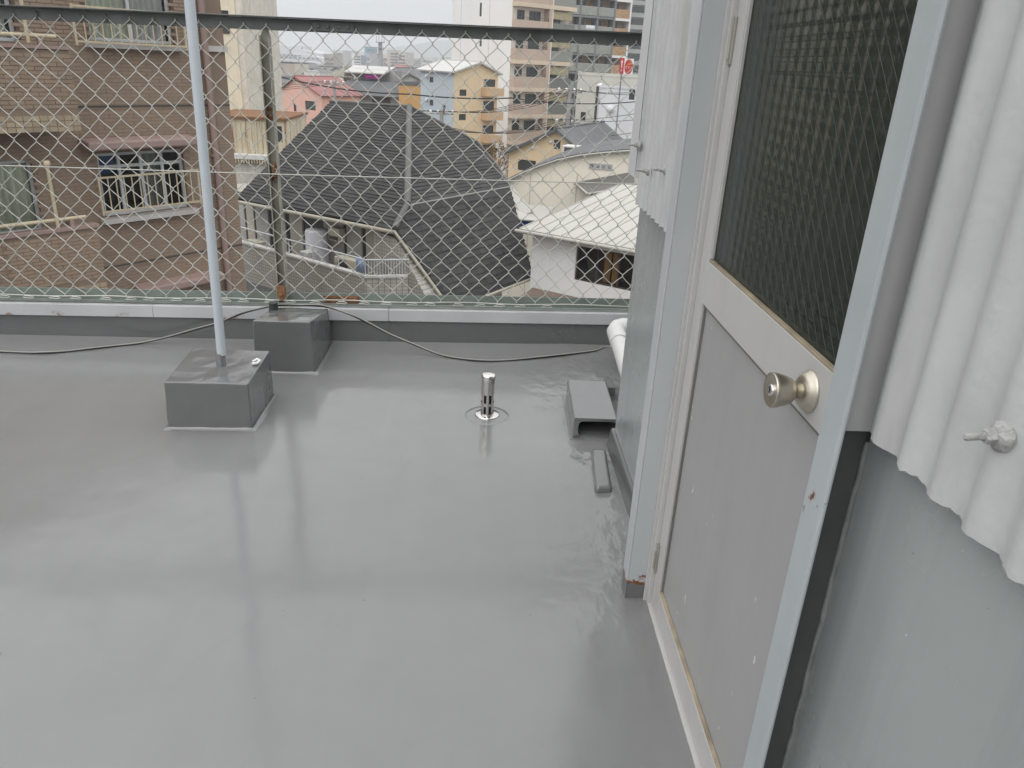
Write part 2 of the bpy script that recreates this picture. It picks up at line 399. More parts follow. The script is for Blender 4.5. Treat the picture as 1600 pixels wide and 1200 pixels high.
# ------------------------------------------------------------------ stainless vent
M_SS = NT('brushed_stainless'); t = M_SS; t.p.inputs['Base Color'].default_value = (.62, .60, .57, 1); t.p.inputs['Metallic'].default_value = 1
t.l(t.rng(t.noise(40, 3, sc=(1, 1, .05)), .3, .7, .18, .32), t.p.inputs['Roughness']); M_SS = t.m
M_SSC = NT('polished_stainless'); t = M_SSC; t.p.inputs['Base Color'].default_value = (.72, .70, .68, 1); t.p.inputs['Metallic'].default_value = 1; t.p.inputs['Roughness'].default_value = .12; M_SSC = t.m
M_DARK = mat('dark_cavity', (.012, .012, .012), .8)
vx, vy = .057, 3.385
vent = thing('roof_vent', 'slotted stainless steel vent pipe standing on the roof floor', 'vent', (vx, vy, 0))
m = MB(); K = 32; zr = [.004, .018, .058, .074, .118, .196]
rp = .0325
def ring(z, r): return [Vector((vx + r * math.cos(2 * math.pi * j / K), vy + r * math.sin(2 * math.pi * j / K), z)) for j in range(K)]
for r_, flip in ((rp, False), (rp - .002, True)):
    for i in range(len(zr) - 1):
        a, b = ring(zr[i], r_), ring(zr[i + 1], r_)
        for j in range(K):
            if i in (1, 3) and j % 4 in (1, 2): continue
            q = [a[j], a[(j + 1) % K], b[(j + 1) % K], b[j]]
            m.face(q[::-1] if flip else q, True)
m.build('slotted_pipe', M_SS, vent)
m = MB(); m.lathe((vx, vy, .19), (0, 0, 1), [(0, .0345), (.022, .0345), (.027, .033), (.030, .027), (.032, .012), (.0325, 0)], 36); m.build('cap', M_SSC, vent)
m = MB(); m.lathe((vx, vy, .002), (0, 0, 1), [(0, .060), (.006, .060), (.008, .057), (.009, .034)], 40); m.build('flange', M_SSC, vent)
m = MB(); m.lathe((vx, vy, .003), (0, 0, 1), [(0, .025), (.185, .025)], 20); m.build('inner_pipe', M_DARK, vent)
m = MB(); m.lathe((vx, vy, -.004), (0, 0, 1), [(0, .112), (.0062, .106), (.0075, .085), (.0078, .055)], 48); m.build('coated_collar', M_COAT, vent)

# ------------------------------------------------------------------ hooded outlet box, bar and drain pipe beside the hut
hb = thing('drain_hood', 'grey coated open ended metal hood lying against the hut wall', 'drain hood', (.54, 3.4, 0))
M_HOOD = coat_mat('grey_urethane_coating_hood', (.15, .151, .152), .12, .25)
def rrect(x0, x1, z0, z1, r, k=4):
    o = []
    for cx, cz, a0 in ((x1 - r, z0 + r, -90), (x1 - r, z1 - r, 0), (x0 + r, z1 - r, 90), (x0 + r, z0 + r, 180)):
        o += [(cx + r * math.cos(R(a0 + 90 * i / k)), cz + r * math.sin(R(a0 + 90 * i / k))) for i in range(k + 1)]
    return o
m = MB(); outer = rrect(.455, .66, -.004, .104, .012); inner = rrect(.478, .66, .014, .088, .022); K = len(outer)
yy = [3.165, 3.30, 3.46, 3.62]
def yo(x, z, y): return Vector((x + (y - 3.165) * .03 + .003 * mnoise.noise(Vector((x * 20, y * 20, z * 20))), y + .006 * mnoise.noise(Vector((x * 30, z * 30, 2))), z))
for i in range(3):
    for pr, fl in ((outer, 0), (inner, 1)):
        for j in range(K):
            q = [yo(*pr[j], yy[i]), yo(*pr[(j + 1) % K], yy[i]), yo(*pr[(j + 1) % K], yy[i + 1]), yo(*pr[j], yy[i + 1])]
            m.face(q if fl else q[::-1], True)
for j in range(K):
    m.face([yo(*outer[j], 3.165), yo(*outer[(j + 1) % K], 3.165), yo(*inner[(j + 1) % K], 3.165), yo(*inner[j], 3.165)])
m.face([yo(*q, 3.62) for q in outer]); m.face([yo(*q, 3.60) for q in inner])
m.build('hood', M_HOOD, hb)
m = MB(); m.slab([(.44, 3.14, .004), (.68, 3.14, .004), (.70, 3.66, .004), (.45, 3.66, .004)], .006); m.build('skirt', M_HOOD, hb, .002)
m = MB(); m.prism([Vector(q) for q in ((.63, 3.60, .03), (.72, 3.60, .03), (.72, 3.80, .03), (.70, 3.80, .03))], [Vector(q) for q in ((.63, 3.60, .08), (.72, 3.60, .08), (.72, 3.80, .06), (.70, 3.80, .06))]); m.build('side_flange', M_HOOD, hb, .003)

bar = thing('coated_bar', 'short grey coated bar on the floor nearer than the drain hood', 'bar', (.53, 2.85, 0))
m = MB(); pb = [(.492, 2.665), (.568, 2.668), (.590, 3.03), (.520, 3.035)]
n = 8; ring_b = [Vector((x, y, -.003)) for x, y in pb]; ring_t = [Vector((x + dx, y + dy, .034)) for (x, y), (dx, dy) in zip(pb, ((.006, .004), (-.004, .004), (-.004, -.03), (.004, -.03)))]
m.prism(ring_b, ring_t); m.build('batten', M_HOOD, bar, .014, 4)

M_PIPE = mat('white_pipe_paint', (.62, .62, .60), .5, .06, 4, .15, 25, stain=.25, stain_col=(.25, .24, .22))
dp = thing('drain_pipe', 'thick white painted drain pipe with elbow at the hut corner', 'pipe', (.8, 4.1, 0))
A = on_y(962, 513, 4.10); B = on_y(992, 612, 3.45)
bend = [Vector((A.x + 2.6, A.y + .04, A.z - .03)), Vector((A.x + .22, A.y + .03, A.z - .002)), Vector((A.x + .10, A.y + .026, A.z + .002)), Vector((A.x + .045, A.y + .018, A.z + .003)), Vector((A.x + .012, A.y + .0, A.z)), Vector((A.x - .004, A.y - .035, A.z - .008)), Vector((A.x - .002, A.y - .08, A.z - .016))]
dirv = (B - A).normalized()
m = MB(); m.tube(bend + [bend[-1] + dirv * .08], .052, 20); m.build('elbow', M_PIPE, dp)
m = MB(); m.tube([bend[-1] + dirv * .03, bend[-1] + dirv * .35, B, B + dirv * .42], .046, 20); m.build('pipe', M_PIPE, dp)

# ------------------------------------------------------------------ cable lying along the roof edge
def catmull(P, k=8):
    out = []; P = [Vector(p) for p in P]; n = len(P)
    for i in range(n - 1):
        p0, p1, p2, p3 = P[max(i - 1, 0)], P[i], P[i + 1], P[min(i + 2, n - 1)]
        for j in range(k):
            t = j / k
            out.append(.5 * ((2 * p1) + (p2 - p0) * t + (2 * p0 - 5 * p1 + 4 * p2 - p3) * t * t + (3 * p1 - p0 - 3 * p2 + p3) * t ** 3))
    return out + [P[-1]]
def flz(px, py): 
    p = on_z(px, py, .012); p.z = floor_h(p.x, min(p.y, 4.3)) + .006; return p
cab = [(-3.6, 3.98, .008), flz(0, 548), flz(70, 550), flz(130, 545), on_y(220, 536, 4.20), on_y(300, 517, 4.22), on_y(345, 503, 4.23), on_y(385, 488, 4.22), on_y(430, 478, 4.22), on_y(470, 477, 4.22), on_y(510, 480, 4.24), on_y(550, 493, 4.24),
       on_y(600, 518, 4.23), on_y(645, 538, 4.21), flz(700, 556), flz(760, 562), flz(850, 557), flz(925, 551), flz(960, 547), (1.3, 4.25, .01)]
cable = thing('cable', 'thin twin cable drooping over the footing and along the roof edge', 'cable', (-1, 4.15, 0))
c1 = catmull(cab)
m = MB(); m.tube(c1, .0045, 6); m.build('black_strand', M_SOIL, cable)
m = MB(); m.tube([p + Vector((0, -.004 + .003 * math.sin(i * .35), .0065 + .002 * math.sin(i * .5))) for i, p in enumerate(c1)], .0038, 6); m.build('grey_strand', MATS['cable_grey'], cable)
# ------------------------------------------------------------------ the hut (stair head) on the right
hut = thing('rooftop_hut', 'grey rooftop stair hut with corrugated cladding and a half glazed door', 'hut', (.65, 1.5, 0))
def wall_paint(name, col, rough, streak=.7):
    t = NT(name)
    c = t.mix(t.rng(t.noise(1.6, 5), .3, .7), k3(col, .93), k3(col, 1.07))
    c = t.mix(t.math('MULTIPLY', t.rng(t.noise(5, 5, .6, sc=(3, 3, .12)), .45, .75), streak), c, k3(col, .76))
    c = t.mix(t.rng(t.noise(55, 2), .76, .79, 0, .6), c, k3(col, .4))
    c = t.mix(t.rng(t.noise(48, 2, vec=None, sc=(1, 1, 1.3)), .78, .80, 0, .8), c, (.75, .75, .73))
    t.l(c, t.p.inputs['Base Color']); t.l(t.rng(t.noise(3, 4), .3, .7, rough - .06, rough + .08), t.p.inputs['Roughness'])
    b = t.bump(t.noise(5, 4), .18, .01); b = t.bump(t.noise(120, 3), .06, .002, b); t.l(b, t.p.inputs['Normal'])
    MATS[name] = t.m; return t.m
M_BASE = wall_paint('base_wall_paint', (.35, .378, .374), .24)
M_SHEET = mat('corrugated_sheet_paint', (.51, .515, .514), .6, .07, 7, .12, 80, stain=.6, stain_col=(.36, .36, .35))
M_FRAME = mat('steel_frame_paint_blue_grey', (.42, .455, .465), .38, .06, 4, .1, 30, rust=.05, stain=.4, stain_col=(.32, .35, .36))
t = NT('steel_frame_paint_rusting')
zc = t.n('ShaderNodeSeparateXYZ'); t.l(t.tc, zc.inputs[0])
c = t.mix(t.rng(t.noise(4, 5, sc=(1, 1, .3)), .3, .7), (.44, .465, .475), (.50, .52, .53))
low = t.math('ADD', t.rng(zc.outputs['Z'], .055, .15, .42, 0), 0)
c = t.mix(t.rng(t.math('ADD', t.noise(30, 6, .7), low), .80, .86), c, t.mix(t.noise(60, 3), (.30, .11, .025), (.08, .03, .014)))
c = t.mix(t.rng(t.math('ADD', zc.outputs['Z'], t.rng(t.noise(18, 3), .3, .7, -.012, .012)), .060, .063, 1, 0), c, (.15, .151, .153))
t.l(c, t.p.inputs['Base Color']); t.p.inputs['Roughness'].default_value = .4; t.l(t.bump(t.noise(20, 4), .1, .004), t.p.inputs['Normal']); M_FRUST = t.m
M_ALU = mat('door_aluminium_paint', (.50, .495, .48), .42, .04, 3, .06, 40, stain=.22, stain_col=(.36, .34, .30))
M_PANEL = mat('door_panel_paint', (.36, .36, .358), .45, .04, 1.5, .05, 30, stain=.15, stain_col=(.2, .2, .2))
_t = M_PANEL.node_tree; _b = [n for n in _t.nodes if n.type == 'BSDF_PRINCIPLED'][0]; _src = _b.inputs['Base Color'].links[0].from_socket
_n = _t.nodes.new('ShaderNodeTexNoise'); _n.inputs['Scale'].default_value = 42; _tc = _t.nodes.new('ShaderNodeTexCoord'); _mp = _t.nodes.new('ShaderNodeMapping'); _mp.inputs['Scale'].default_value = (1, 1, .45)
_t.links.new(_tc.outputs['Object'], _mp.inputs[0]); _t.links.new(_mp.outputs[0], _n.inputs['Vector']); _r = _t.nodes.new('ShaderNodeMapRange'); _r.inputs[1].default_value = .755; _r.inputs[2].default_value = .775; _t.links.new(_n.outputs[0], _r.inputs[0])
_m = _t.nodes.new('ShaderNodeMix'); _m.data_type = 'RGBA'; _t.links.new(_r.outputs[0], _m.inputs['Factor']); _t.links.new(_src, _m.inputs['A']); _m.inputs['B'].default_value = (.68, .68, .66, 1); _t.links.new(_m.outputs['Result'], _b.inputs['Base Color'])
M_BEAD = mat('dirty_glazing_bead', (.33, .275, .195), .6, .3, 14, .1, 40)
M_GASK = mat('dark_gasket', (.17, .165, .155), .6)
M_JSHADE = mat('jamb_slot_shade', (.07, .071, .07), .45, .2, 6)

XW = .635                                       # face of the rendered base wall
# base walls either side of the doorway, back and side walls, roof
def hutwall(name, y0, y1, z0, z1, x0=XW, x1=XW + .10, mt=None, bev=.004): 
    m = MB(); m.xbox(x0, x1, y0, y1, z0, z1); return m.build(name, mt or M_BASE, hut, bev)
hutwall('base_wall', 2.085, 3.09, .075, 2.55); hutwall('base_wall', -2.4, .985, .0, 2.55, .580, .735)
hutwall('lintel_wall', .985, 2.085, 2.12, 2.55)
m = MB(); m.xbox(XW + .1, 3.6, 2.99, 3.09, 0, 2.55); m.build('end_wall', M_BASE, hut, .004)
m = MB(); m.xbox(XW + .1, 3.6, -2.4, -2.3, 0, 2.55); m.build('end_wall', M_BASE, hut, .004)
m = MB(); m.xbox(3.5, 3.6, -2.3, .6, 0, 2.55); m.xbox(3.5, 3.6, 2.4, 2.99, 0, 2.55); m.xbox(3.5, 3.6, .6, 2.4, 0, .9); m.xbox(3.5, 3.6, .6, 2.4, 2.1, 2.55); m.build('back_wall', M_BASE, hut)  # opening in this unseen wall is added to light the interior
m = MB(); m.xbox(.52, 3.72, -2.5, 3.16, 2.553, 2.66); m.build('roof', M_SHEET, hut, .006)
m = MB(); m.xbox(XW + .101, 3.5, -2.3, 2.99, -.02, .02); m.build('inside_floor', mat('inside_floor', (.16, .16, .155), .6), hut)
m = MB(); m.xbox(1.9, 2.3, -.6, 2.6, 1.55, 1.62); m.build('inside_shelf', mat('inside_green', (.03, .22, .12), .6), hut)
m = MB(); m.xbox(1.85, 2.35, -.7, 2.7, 0.02, 1.05); m.build('inside_cabinet', mat('inside_cabinet', (.10, .15, .125), .6), hut)
# coated upstand at the foot of the wall
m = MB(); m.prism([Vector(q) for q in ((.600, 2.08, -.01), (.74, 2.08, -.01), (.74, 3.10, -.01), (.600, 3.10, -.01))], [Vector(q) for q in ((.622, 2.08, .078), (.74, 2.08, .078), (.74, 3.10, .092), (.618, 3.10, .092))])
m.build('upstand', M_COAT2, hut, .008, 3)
# corrugated sheets
def corr(name, y0, y1, z0, z1, x_mid, amp, pitch, ph):
    m = MB(); n = int((y1 - y0) / pitch * 10); zs = [z0, z0 + .03, z0 + .5, z1]; rr = random.Random(5)
    prof = [(y0 + (y1 - y0) * i / n) for i in range(n + 1)]
    def X(y): 
        w = math.cos(2 * math.pi * (y - ph) / pitch); return x_mid - amp * (w * (1.12 - .12 * w * w))
    for off, fl in ((0, 0), (.007, 1)):
        v = []
        for k, z in enumerate(zs):
            for i, y in enumerate(prof):
                dz = rr.uniform(-.0025, .0025) if k == 0 else 0
                v.append(Vector((X(y) + off, y, z + dz)))
        w = n + 1
        f = [(k * w + i, k * w + i + 1, (k + 1) * w + i + 1, (k + 1) * w + i) for k in range(len(zs) - 1) for i in range(n)]
        m.add(v, [q[::-1] for q in f] if not fl else f, True)
    for i in range(n):                           # cut edge at the bottom
        a, b = prof[i], prof[i + 1]
        m.face([(X(a), a, z0), (X(b), b, z0), (X(b) + .007, b, z0), (X(a) + .007, a, z0)])
    for y in (prof[0], prof[-1]): m.face([(X(y), y, z0), (X(y) + .007, y, z0), (X(y) + .007, y, z1), (X(y), y, z1)])
    return m.build(name, M_SHEET, hut)
corr('corrugated_sheet', -2.4, .945, 1.147, 2.55, .549, .0068, .0730, .911)
corr('corrugated_sheet', 2.085, 2.985, 1.118, 2.55, .607, .0150, .0725, 2.10)
m = MB(); m.xbox(.531, .579, .966, .984, 1.135, 2.55); m.build('edge_flashing', mat('flashing_grey', (.50, .50, .50), .5), hut, .002)
# corner flashing of the far end
m = MB(); m.xbox(.578, .582, 2.985, 3.125, 1.215, 2.55); m.xbox(.5825, .72, 3.121, 3.125, 1.215, 2.55); m.xbox(.5825, .600, 2.980, 2.984, 1.215, 2.55); m.build('corner_flashing', mat('flashing_white', (.58, .585, .59), .5, .04), hut, .002)
# hook bolts through the sheets
M_BOLT = mat('painted_bolt', (.40, .40, .395), .55, .25, 60, .6, 120, rust=0, stain=.5, stain_col=(.26, .25, .23))
def hook_bolt(y, z, x, s=1.0):
    m = MB(); m.lathe((x + .004, y, z), (-1, 0, 0), [(0, .021 * s), (.006, .020 * s), (.010, .014 * s), (.011, .010 * s)], 20)
    m.lathe((x - .006, y, z), (-1, 0, 0), [(0, .0105 * s), (.010, .0105 * s), (.012, .008 * s)], 6, False)
    m.lathe((x - .017, y, z), (-1, -.25, .05), [(0, .0052 * s), (.030 * s, .005 * s), (.032 * s, .003 * s)], 10); m.build('hook_bolt', M_BOLT, hut)
p = on_x(1562, 682, .542); hook_bolt(p.y, p.z, .543, .82)
p = on_x(1050, 296, .592); hook_bolt(2.55, 1.30, .594, .8)
for (px_, py_) in ((998, 227), (1012, 267)):
    p = on_x(px_, py_, .58); hook_bolt(p.y, p.z, .58, .8)
for y in (.02, -.63, -1.3): hook_bolt(y, 1.28, .540)
# steel angle frame
YF, YN = 2.01, .993
m = MB(); m.xbox(.506, .512, YF, YF + .066, .0, 2.12); m.xbox(.512, .571, YF, YF + .006, .0, 2.12); m.build('frame_angle', M_FRUST, hut, .002)
m = MB(); m.xbox(.506, .514, YN - .062, YN, .0, 2.12); m.xbox(.514, .571, YN - .008, YN, .0, 2.12); m.build('frame_angle', M_FRAME, hut, .004)
m = MB(); m.xbox(.506, .512, YN, YF, 2.121, 2.19); m.xbox(.512, .571, YN, YF, 2.121, 2.127); m.build('frame_angle', M_FRAME, hut, .002)
m = MB(); m.xbox(.5712, .634, YN - .007, YN - .001, .0, 2.12); m.xbox(.5145, .571, YN - .014, YN - .0085, .0, 1.13); m.build('jamb_strip', M_JSHADE, hut)  # dark near strip has the slot's shade put into its colour
m = MB(); m.xbox(.560, .634, YF + .007, YF + .072, .0, 2.12); m.build('jamb_strip', M_BASE, hut)
rs = random.Random(8)
m = MB(); m.tube([(.5785 + rs.uniform(-.0015, .0015), .984 + rs.uniform(-.003, .002), z * .03) for z in range(0, 38)], .006, 7); m.build('sealant_bead', mat('grey_sealant', (.22, .225, .225), .35, .2, 20, .3, 40), hut)
# aluminium jambs behind the angles
m = MB(); m.xbox(.566, .600, YF - .012, YF - .001, .0, 2.115); m.xbox(.574, .640, YF - .028, YF - .0125, .0, 2.115); m.build('door_jamb', M_ALU, hut, .0015)
m = MB(); m.xbox(.572, .640, YN + .001, YN + .018, .0, 2.115); m.build('door_jamb', M_ALU, hut, .0015)
m = MB(); m.xbox(.575, .640, YN + .019, YF - .029, -.005, .012); m.build('threshold', M_ALU, hut, .002)

# door
D0, D1 = YN + .021, YF - .031; XD = .587; TH = .036
door = bpy.data.objects.new('door', None); COL.objects.link(door); door.parent = hut; door.location = Vector((XD, D1, 0)) - wloc(hut)
def dbox(name, y0, y1, z0, z1, mt, x0=0, x1=TH, bev=.0015):
    m = MB(); m.xbox(XD + x0, XD + x1, y0, y1, z0, z1); return m.build(name, mt, door, bev)
SW = .066
dbox('stile', D1 - SW, D1, .016, 2.10, M_ALU); dbox('stile', D0, D0 + .115, .016, 2.10, M_ALU)
ya, yb = D0 + .1155, D1 - SW - .0005
dbox('bottom_rail', ya, yb, .016, .105, M_ALU); dbox('middle_rail', ya, yb, 1.040, 1.152, M_ALU); dbox('top_rail', ya, yb, 2.02, 2.10, M_ALU)
dbox('lower_panel', ya, yb, .106, 1.039, M_PANEL, .012, .024, 0)
for z in (1.1525, .1055): dbox('glazing_bead', ya, yb, z, z + .006, M_BEAD, .001, .0112, .001)
for z in (1.031, 2.012): dbox('gasket', ya, yb, z, z + .0085, M_GASK, .006, .0115, 0)
for y in (ya, yb - .007):
    dbox('gasket', y, y + .007, .114, 1.0305, M_GASK, .006, .0115, 0); dbox('glazing_bead', y, y + .007, 1.161, 2.0115, M_ALU if y > 1.5 else M_BEAD, .003, .0112, .001)
# patterned wired glass
t = NT('patterned_wired_glass'); nt = t
sp = t.n('ShaderNodeSeparateXYZ'); t.l(t.tc, sp.inputs[0])
Yc, Zc = sp.outputs['Y'], sp.outputs['Z']
wob = t.rng(t.noise(30, 2), 0, 1, -.25, .25)
a = t.math('ADD', t.math('MULTIPLY', Yc, 2 * math.pi / .090), t.math('MULTIPLY', Zc, 2 * math.pi / .050))
b = t.math('SUBTRACT', t.math('MULTIPLY', Yc, 2 * math.pi / .090), t.math('MULTIPLY', Zc, 2 * math.pi / .050))
h = t.math('MULTIPLY', t.math('SINE', t.math('ADD', a, wob)), t.math('SINE', t.math('ADD', b, wob)))
h = t.math('ADD', t.math('MULTIPLY', h, .5), t.math('MULTIPLY', t.noise(60, 2), .15))
nb = t.bump(h, .36, .0036)
t.l(nb, t.p.inputs['Normal'])
t.p.inputs['Base Color'].default_value = (.62, .76, .68, 1); t.p.inputs['Roughness'].default_value = .10; t.p.inputs['Transmission Weight'].default_value = 1.0; t.p.inputs['IOR'].default_value = 1.5
dirt = t.n('ShaderNodeBsdfDiffuse'); dirt.inputs['Color'].default_value = (.055, .072, .060, 1); t.l(nb, dirt.inputs['Normal'])
mx = t.n('ShaderNodeMixShader'); t.l(t.rng(t.noise(4, 5, sc=(1, 1, .5)), .3, .7, .22, .34), mx.inputs[0]); t.l(t.p.outputs[0], mx.inputs[1]); t.l(dirt.outputs[0], mx.inputs[2]); t.l(mx.outputs[0], t.out.inputs[0])
M_GLASS = t.m
dbox('glass_pane', ya + .002, yb - .002, 1.155, 2.018, M_GLASS, .012, .018, 0)
M_GW = mat('glass_wire', (.10, .115, .10), .5)
k = 0
for i in range(52):                               # wires cast in the glass, slanting
    y0 = ya - .9 + i * .036
    z_lo, z_hi = 1.158, 2.015
    # line y = y0 + (z - z_lo)
    za, zb = z_lo, z_hi
    if y0 < ya + .004: za = z_lo + (ya + .004 - y0)
    if y0 + (zb - z_lo) > yb - .004: zb = z_lo + (yb - .004 - y0)
    if zb - za < .02: continue
    m = MB(); m.tube([(XD + .0116, y0 + za - z_lo, za), (XD + .0116, y0 + zb - z_lo, zb)], .0004, 4); m.build('glass_wire', M_GW, door)
# knob
M_BRASS = NT('satin_nickel'); t = M_BRASS; t.p.inputs['Base Color'].default_value = (.56, .52, .44, 1); t.p.inputs['Metallic'].default_value = 1
t.l(t.rng(t.noise(300, 2, sc=(.02, 1, 1)), .3, .7, .30, .42), t.p.inputs['Roughness']); M_BRASS = t.m
kc = Vector((XD, 1.214, 1.092))
m = MB(); m.lathe(kc, (-1, 0, 0), [(0, .0385), (.003, .0385), (.005, .036), (.012, .032), (.018, .026), (.0185, .017)], 40); m.build('knob_rose', M_BRASS, door)
m = MB(); m.lathe(kc, (-1, 0, 0), [(.018, .0135), (.026, .0125), (.029, .0165), (.036, .0225), (.046, .0268), (.058, .0302), (.066, .0318), (.070, .0318), (.0715, .0306), (.0705, .028), (.067, .012), (.067, .0)], 44); kn = m.build('knob', M_BRASS, door)
m = MB(); m.lathe(kc, (-1, 0, 0), [(.0665, .0105), (.072, .0105), (.0725, .0095), (.0725, 0)], 24); m.build('lock_cylinder', M_SSC, door)
m = MB(); m.xbox(XD - .0732, XD - .0722, kc.y - .0012, kc.y + .0012, kc.z - .006, kc.z + .006); m.build('keyhole', M_DARK, door)
# hinges
M_HNG = mat('hinge_metal', (.42, .40, .35), .4, .1, 8, metal=.6)
for z in (.135, 1.62):
    dbox('hinge', D1 - .012, D1 + .013, z, z + .105, M_HNG, -.006, -.0005, .001)
    m = MB(); m.tube([(XD - .007, D1 + .004, z + .012), (XD - .007, D1 + .004, z + .075)], .0045, 10); m.build('hinge_pin', M_HNG, door)
# ------------------------------------------------------------------ the town behind: tools
GZ = -12.0                                      # street level
GRID = 38.7                                     # the street grid is turned by this much
def glass_mat(name, col, rough=.08):
    t = NT(name); oi = t.n('ShaderNodeObjectInfo')
    c = t.mix(t.math('MULTIPLY', oi.outputs['Random'], .9), col, k3(col, 2.2))
    t.l(c, t.p.inputs['Base Color']); t.p.inputs['Roughness'].default_value = rough; t.p.inputs['IOR'].default_value = 1.5
    t.l(t.bump(t.noise(1.5, 2), .05, .02), t.p.inputs['Normal']); MATS[name] = t.m; return t.m
M_WIN = glass_mat('window_glass_dark', (.035, .04, .042))
M_WIN2 = glass_mat('window_glass_curtained', (.16, .165, .15), .2)
M_WFR = mat('window_frame_dark', (.06, .058, .055), .5)
M_WFL = mat('window_frame_light', (.50, .51, .52), .5)

class Bld:
    """A house: a box on a frame with real openings in the front (n) and the two sides (u)."""
    def __init__(s, name, label, F, u0, u1, nb, z0, z1, cat='building', group=None, nf=0.0):
        s.F, s.u0, s.u1, s.nb, s.nf, s.z0, s.z1 = F, u0, u1, nb, nf, z0, z1
        s.root = thing(name, label, cat, F((u0 + u1) / 2, (nb + nf) / 2, GZ), group)
        s.holes = {'front': [], 'left': [], 'right': []}
    def pt(s, face, a, z, off=0):
        if face == 'front': return s.F(a, s.nf + off, z)
        if face == 'right': return s.F(s.u1 + off, a, z)
        return s.F(s.u0 - off, a, z)
    def rect(s, face, x0, y0, x1, y1):           # pixel rectangle -> rectangle on that face
        if face == 'front':
            xm, ym = (x0 + x1) / 2, (y0 + y1) / 2
            a = s.F.px(x0, ym, s.nf)[0]; b = s.F.px(x1, ym, s.nf)[0]; z1 = s.F.px(xm, y0, s.nf)[1]; z0 = s.F.px(xm, y1, s.nf)[1]
        else:
            u = s.u1 if face == 'right' else s.u0; xm, ym = (x0 + x1) / 2, (y0 + y1) / 2
            a = s.F.pxu(x0, ym, u)[0]; b = s.F.pxu(x1, ym, u)[0]; z1 = s.F.pxu(xm, y0, u)[1]; z0 = s.F.pxu(xm, y1, u)[1]
        return (min(a, b), max(a, b), z0, z1)
    def walls(s, mt, gable=None, rec=.12, side_mt=None):
        for face, (a0, a1) in (('front', (s.u0, s.u1)), ('left', (s.nb, s.nf)), ('right', (s.nb, s.nf))):
            m = MB(); H = s.holes[face]
            A = sorted({a0, a1, *[x for h in H for x in h[:2]]}); Z = sorted({s.z0, s.z1, *[x for h in H for x in h[2:4]]})
            for i in range(len(A) - 1):
                for j in range(len(Z) - 1):
                    ca, cz_ = (A[i] + A[i + 1]) / 2, (Z[j] + Z[j + 1]) / 2
                    if any(h[0] < ca < h[1] and h[2] < cz_ < h[3] for h in H): continue
                    m.face([s.pt(face, A[i], Z[j]), s.pt(face, A[i + 1], Z[j]), s.pt(face, A[i + 1], Z[j + 1]), s.pt(face, A[i], Z[j + 1])])
            for (b0, b1, c0, c1) in [h[:4] for h in H]:
                q = [(b0, c0), (b1, c0), (b1, c1), (b0, c1)]
                for k in range(4):
                    x, y = q[k], q[(k + 1) % 4]
                    m.face([s.pt(face, *x), s.pt(face, *y), s.pt(face, *y, -rec), s.pt(face, *x, -rec)])
            if gable and face == 'front':
                m.face([s.pt(face, s.u0, s.z1), s.pt(face, s.u1, s.z1), s.pt(face, gable[0], gable[1])])
            if face == 'front':
                F = s.F
                m.face([F(s.u0, s.nb, s.z0), F(s.u1, s.nb, s.z0), F(s.u1, s.nb, s.z1), F(s.u0, s.nb, s.z1)])
                m.face([F(s.u0, s.nb, s.z1), F(s.u1, s.nb, s.z1), F(s.u1, s.nf, s.z1), F(s.u0, s.nf, s.z1)])
                if gable: m.face([F(s.u0, s.nb, s.z1), F(s.u1, s.nb, s.z1), F(gable[0], s.nb, gable[1])])
            m.build('wall', (side_mt or {}).get(face, mt), s.root)
        return s
    def window(s, face, r, fr=None, pane=None, mull=1, fw=.05, rec=.09, bars=()):
        s.holes[face].append(r); s_ = s; a0, a1, z0, z1 = r
        def bx(m, p0, p1, q0, q1, o0, o1):
            P = [s.pt(face, a, z, o) for z in (q0, q1) for o in (o0, o1) for a in (p0, p1)]
            m.add(P, [(0, 1, 3, 2), (4, 6, 7, 5), (0, 4, 5, 1), (2, 3, 7, 6), (0, 2, 6, 4), (1, 5, 7, 3)])
        m = MB(); o0, o1 = -rec - .005, -rec + .04
        bx(m, a0 + .002, a1 - .002, z1 - fw, z1 - .002, o0, o1); bx(m, a0 + .002, a1 - .002, z0 + .002, z0 + fw, o0, o1)
        bx(m, a0 + .002, a0 + fw, z0 + fw, z1 - fw, o0, o1); bx(m, a1 - fw, a1 - .002, z0 + fw, z1 - fw, o0, o1)
        for k in range(mull):
            c = a0 + (a1 - a0) * (k + 1) / (mull + 1); bx(m, c - fw / 2, c + fw / 2, z0 + fw, z1 - fw, o0, o1 - .004)
        for zf in bars:
            c = z0 + (z1 - z0) * zf; bx(m, a0 + fw, a1 - fw, c - fw / 2, c + fw / 2, o0, o1 - .006)
        w = m.build('window', fr or M_WFR, s.root)
        m = MB(); m.face([s.pt(face, a0 + .01, z0 + .01, -rec + .003), s.pt(face, a1 - .01, z0 + .01, -rec + .003), s.pt(face, a1 - .01, z1 - .01, -rec + .003), s.pt(face, a0 + .01, z1 - .01, -rec + .003)])
        m.build('pane', pane or M_WIN, w); return w
    def wpx(s, face, x0, y0, x1, y1, **k): return s.window(face, s.rect(face, x0, y0, x1, y1), **k)
    def box(s, name, mt, u0, u1, n0, n1, z0, z1, bev=0):
        m = MB(); m.box(s.F, u0, u1, n0, n1, z0, z1); return m.build(name, mt, s.root, bev)
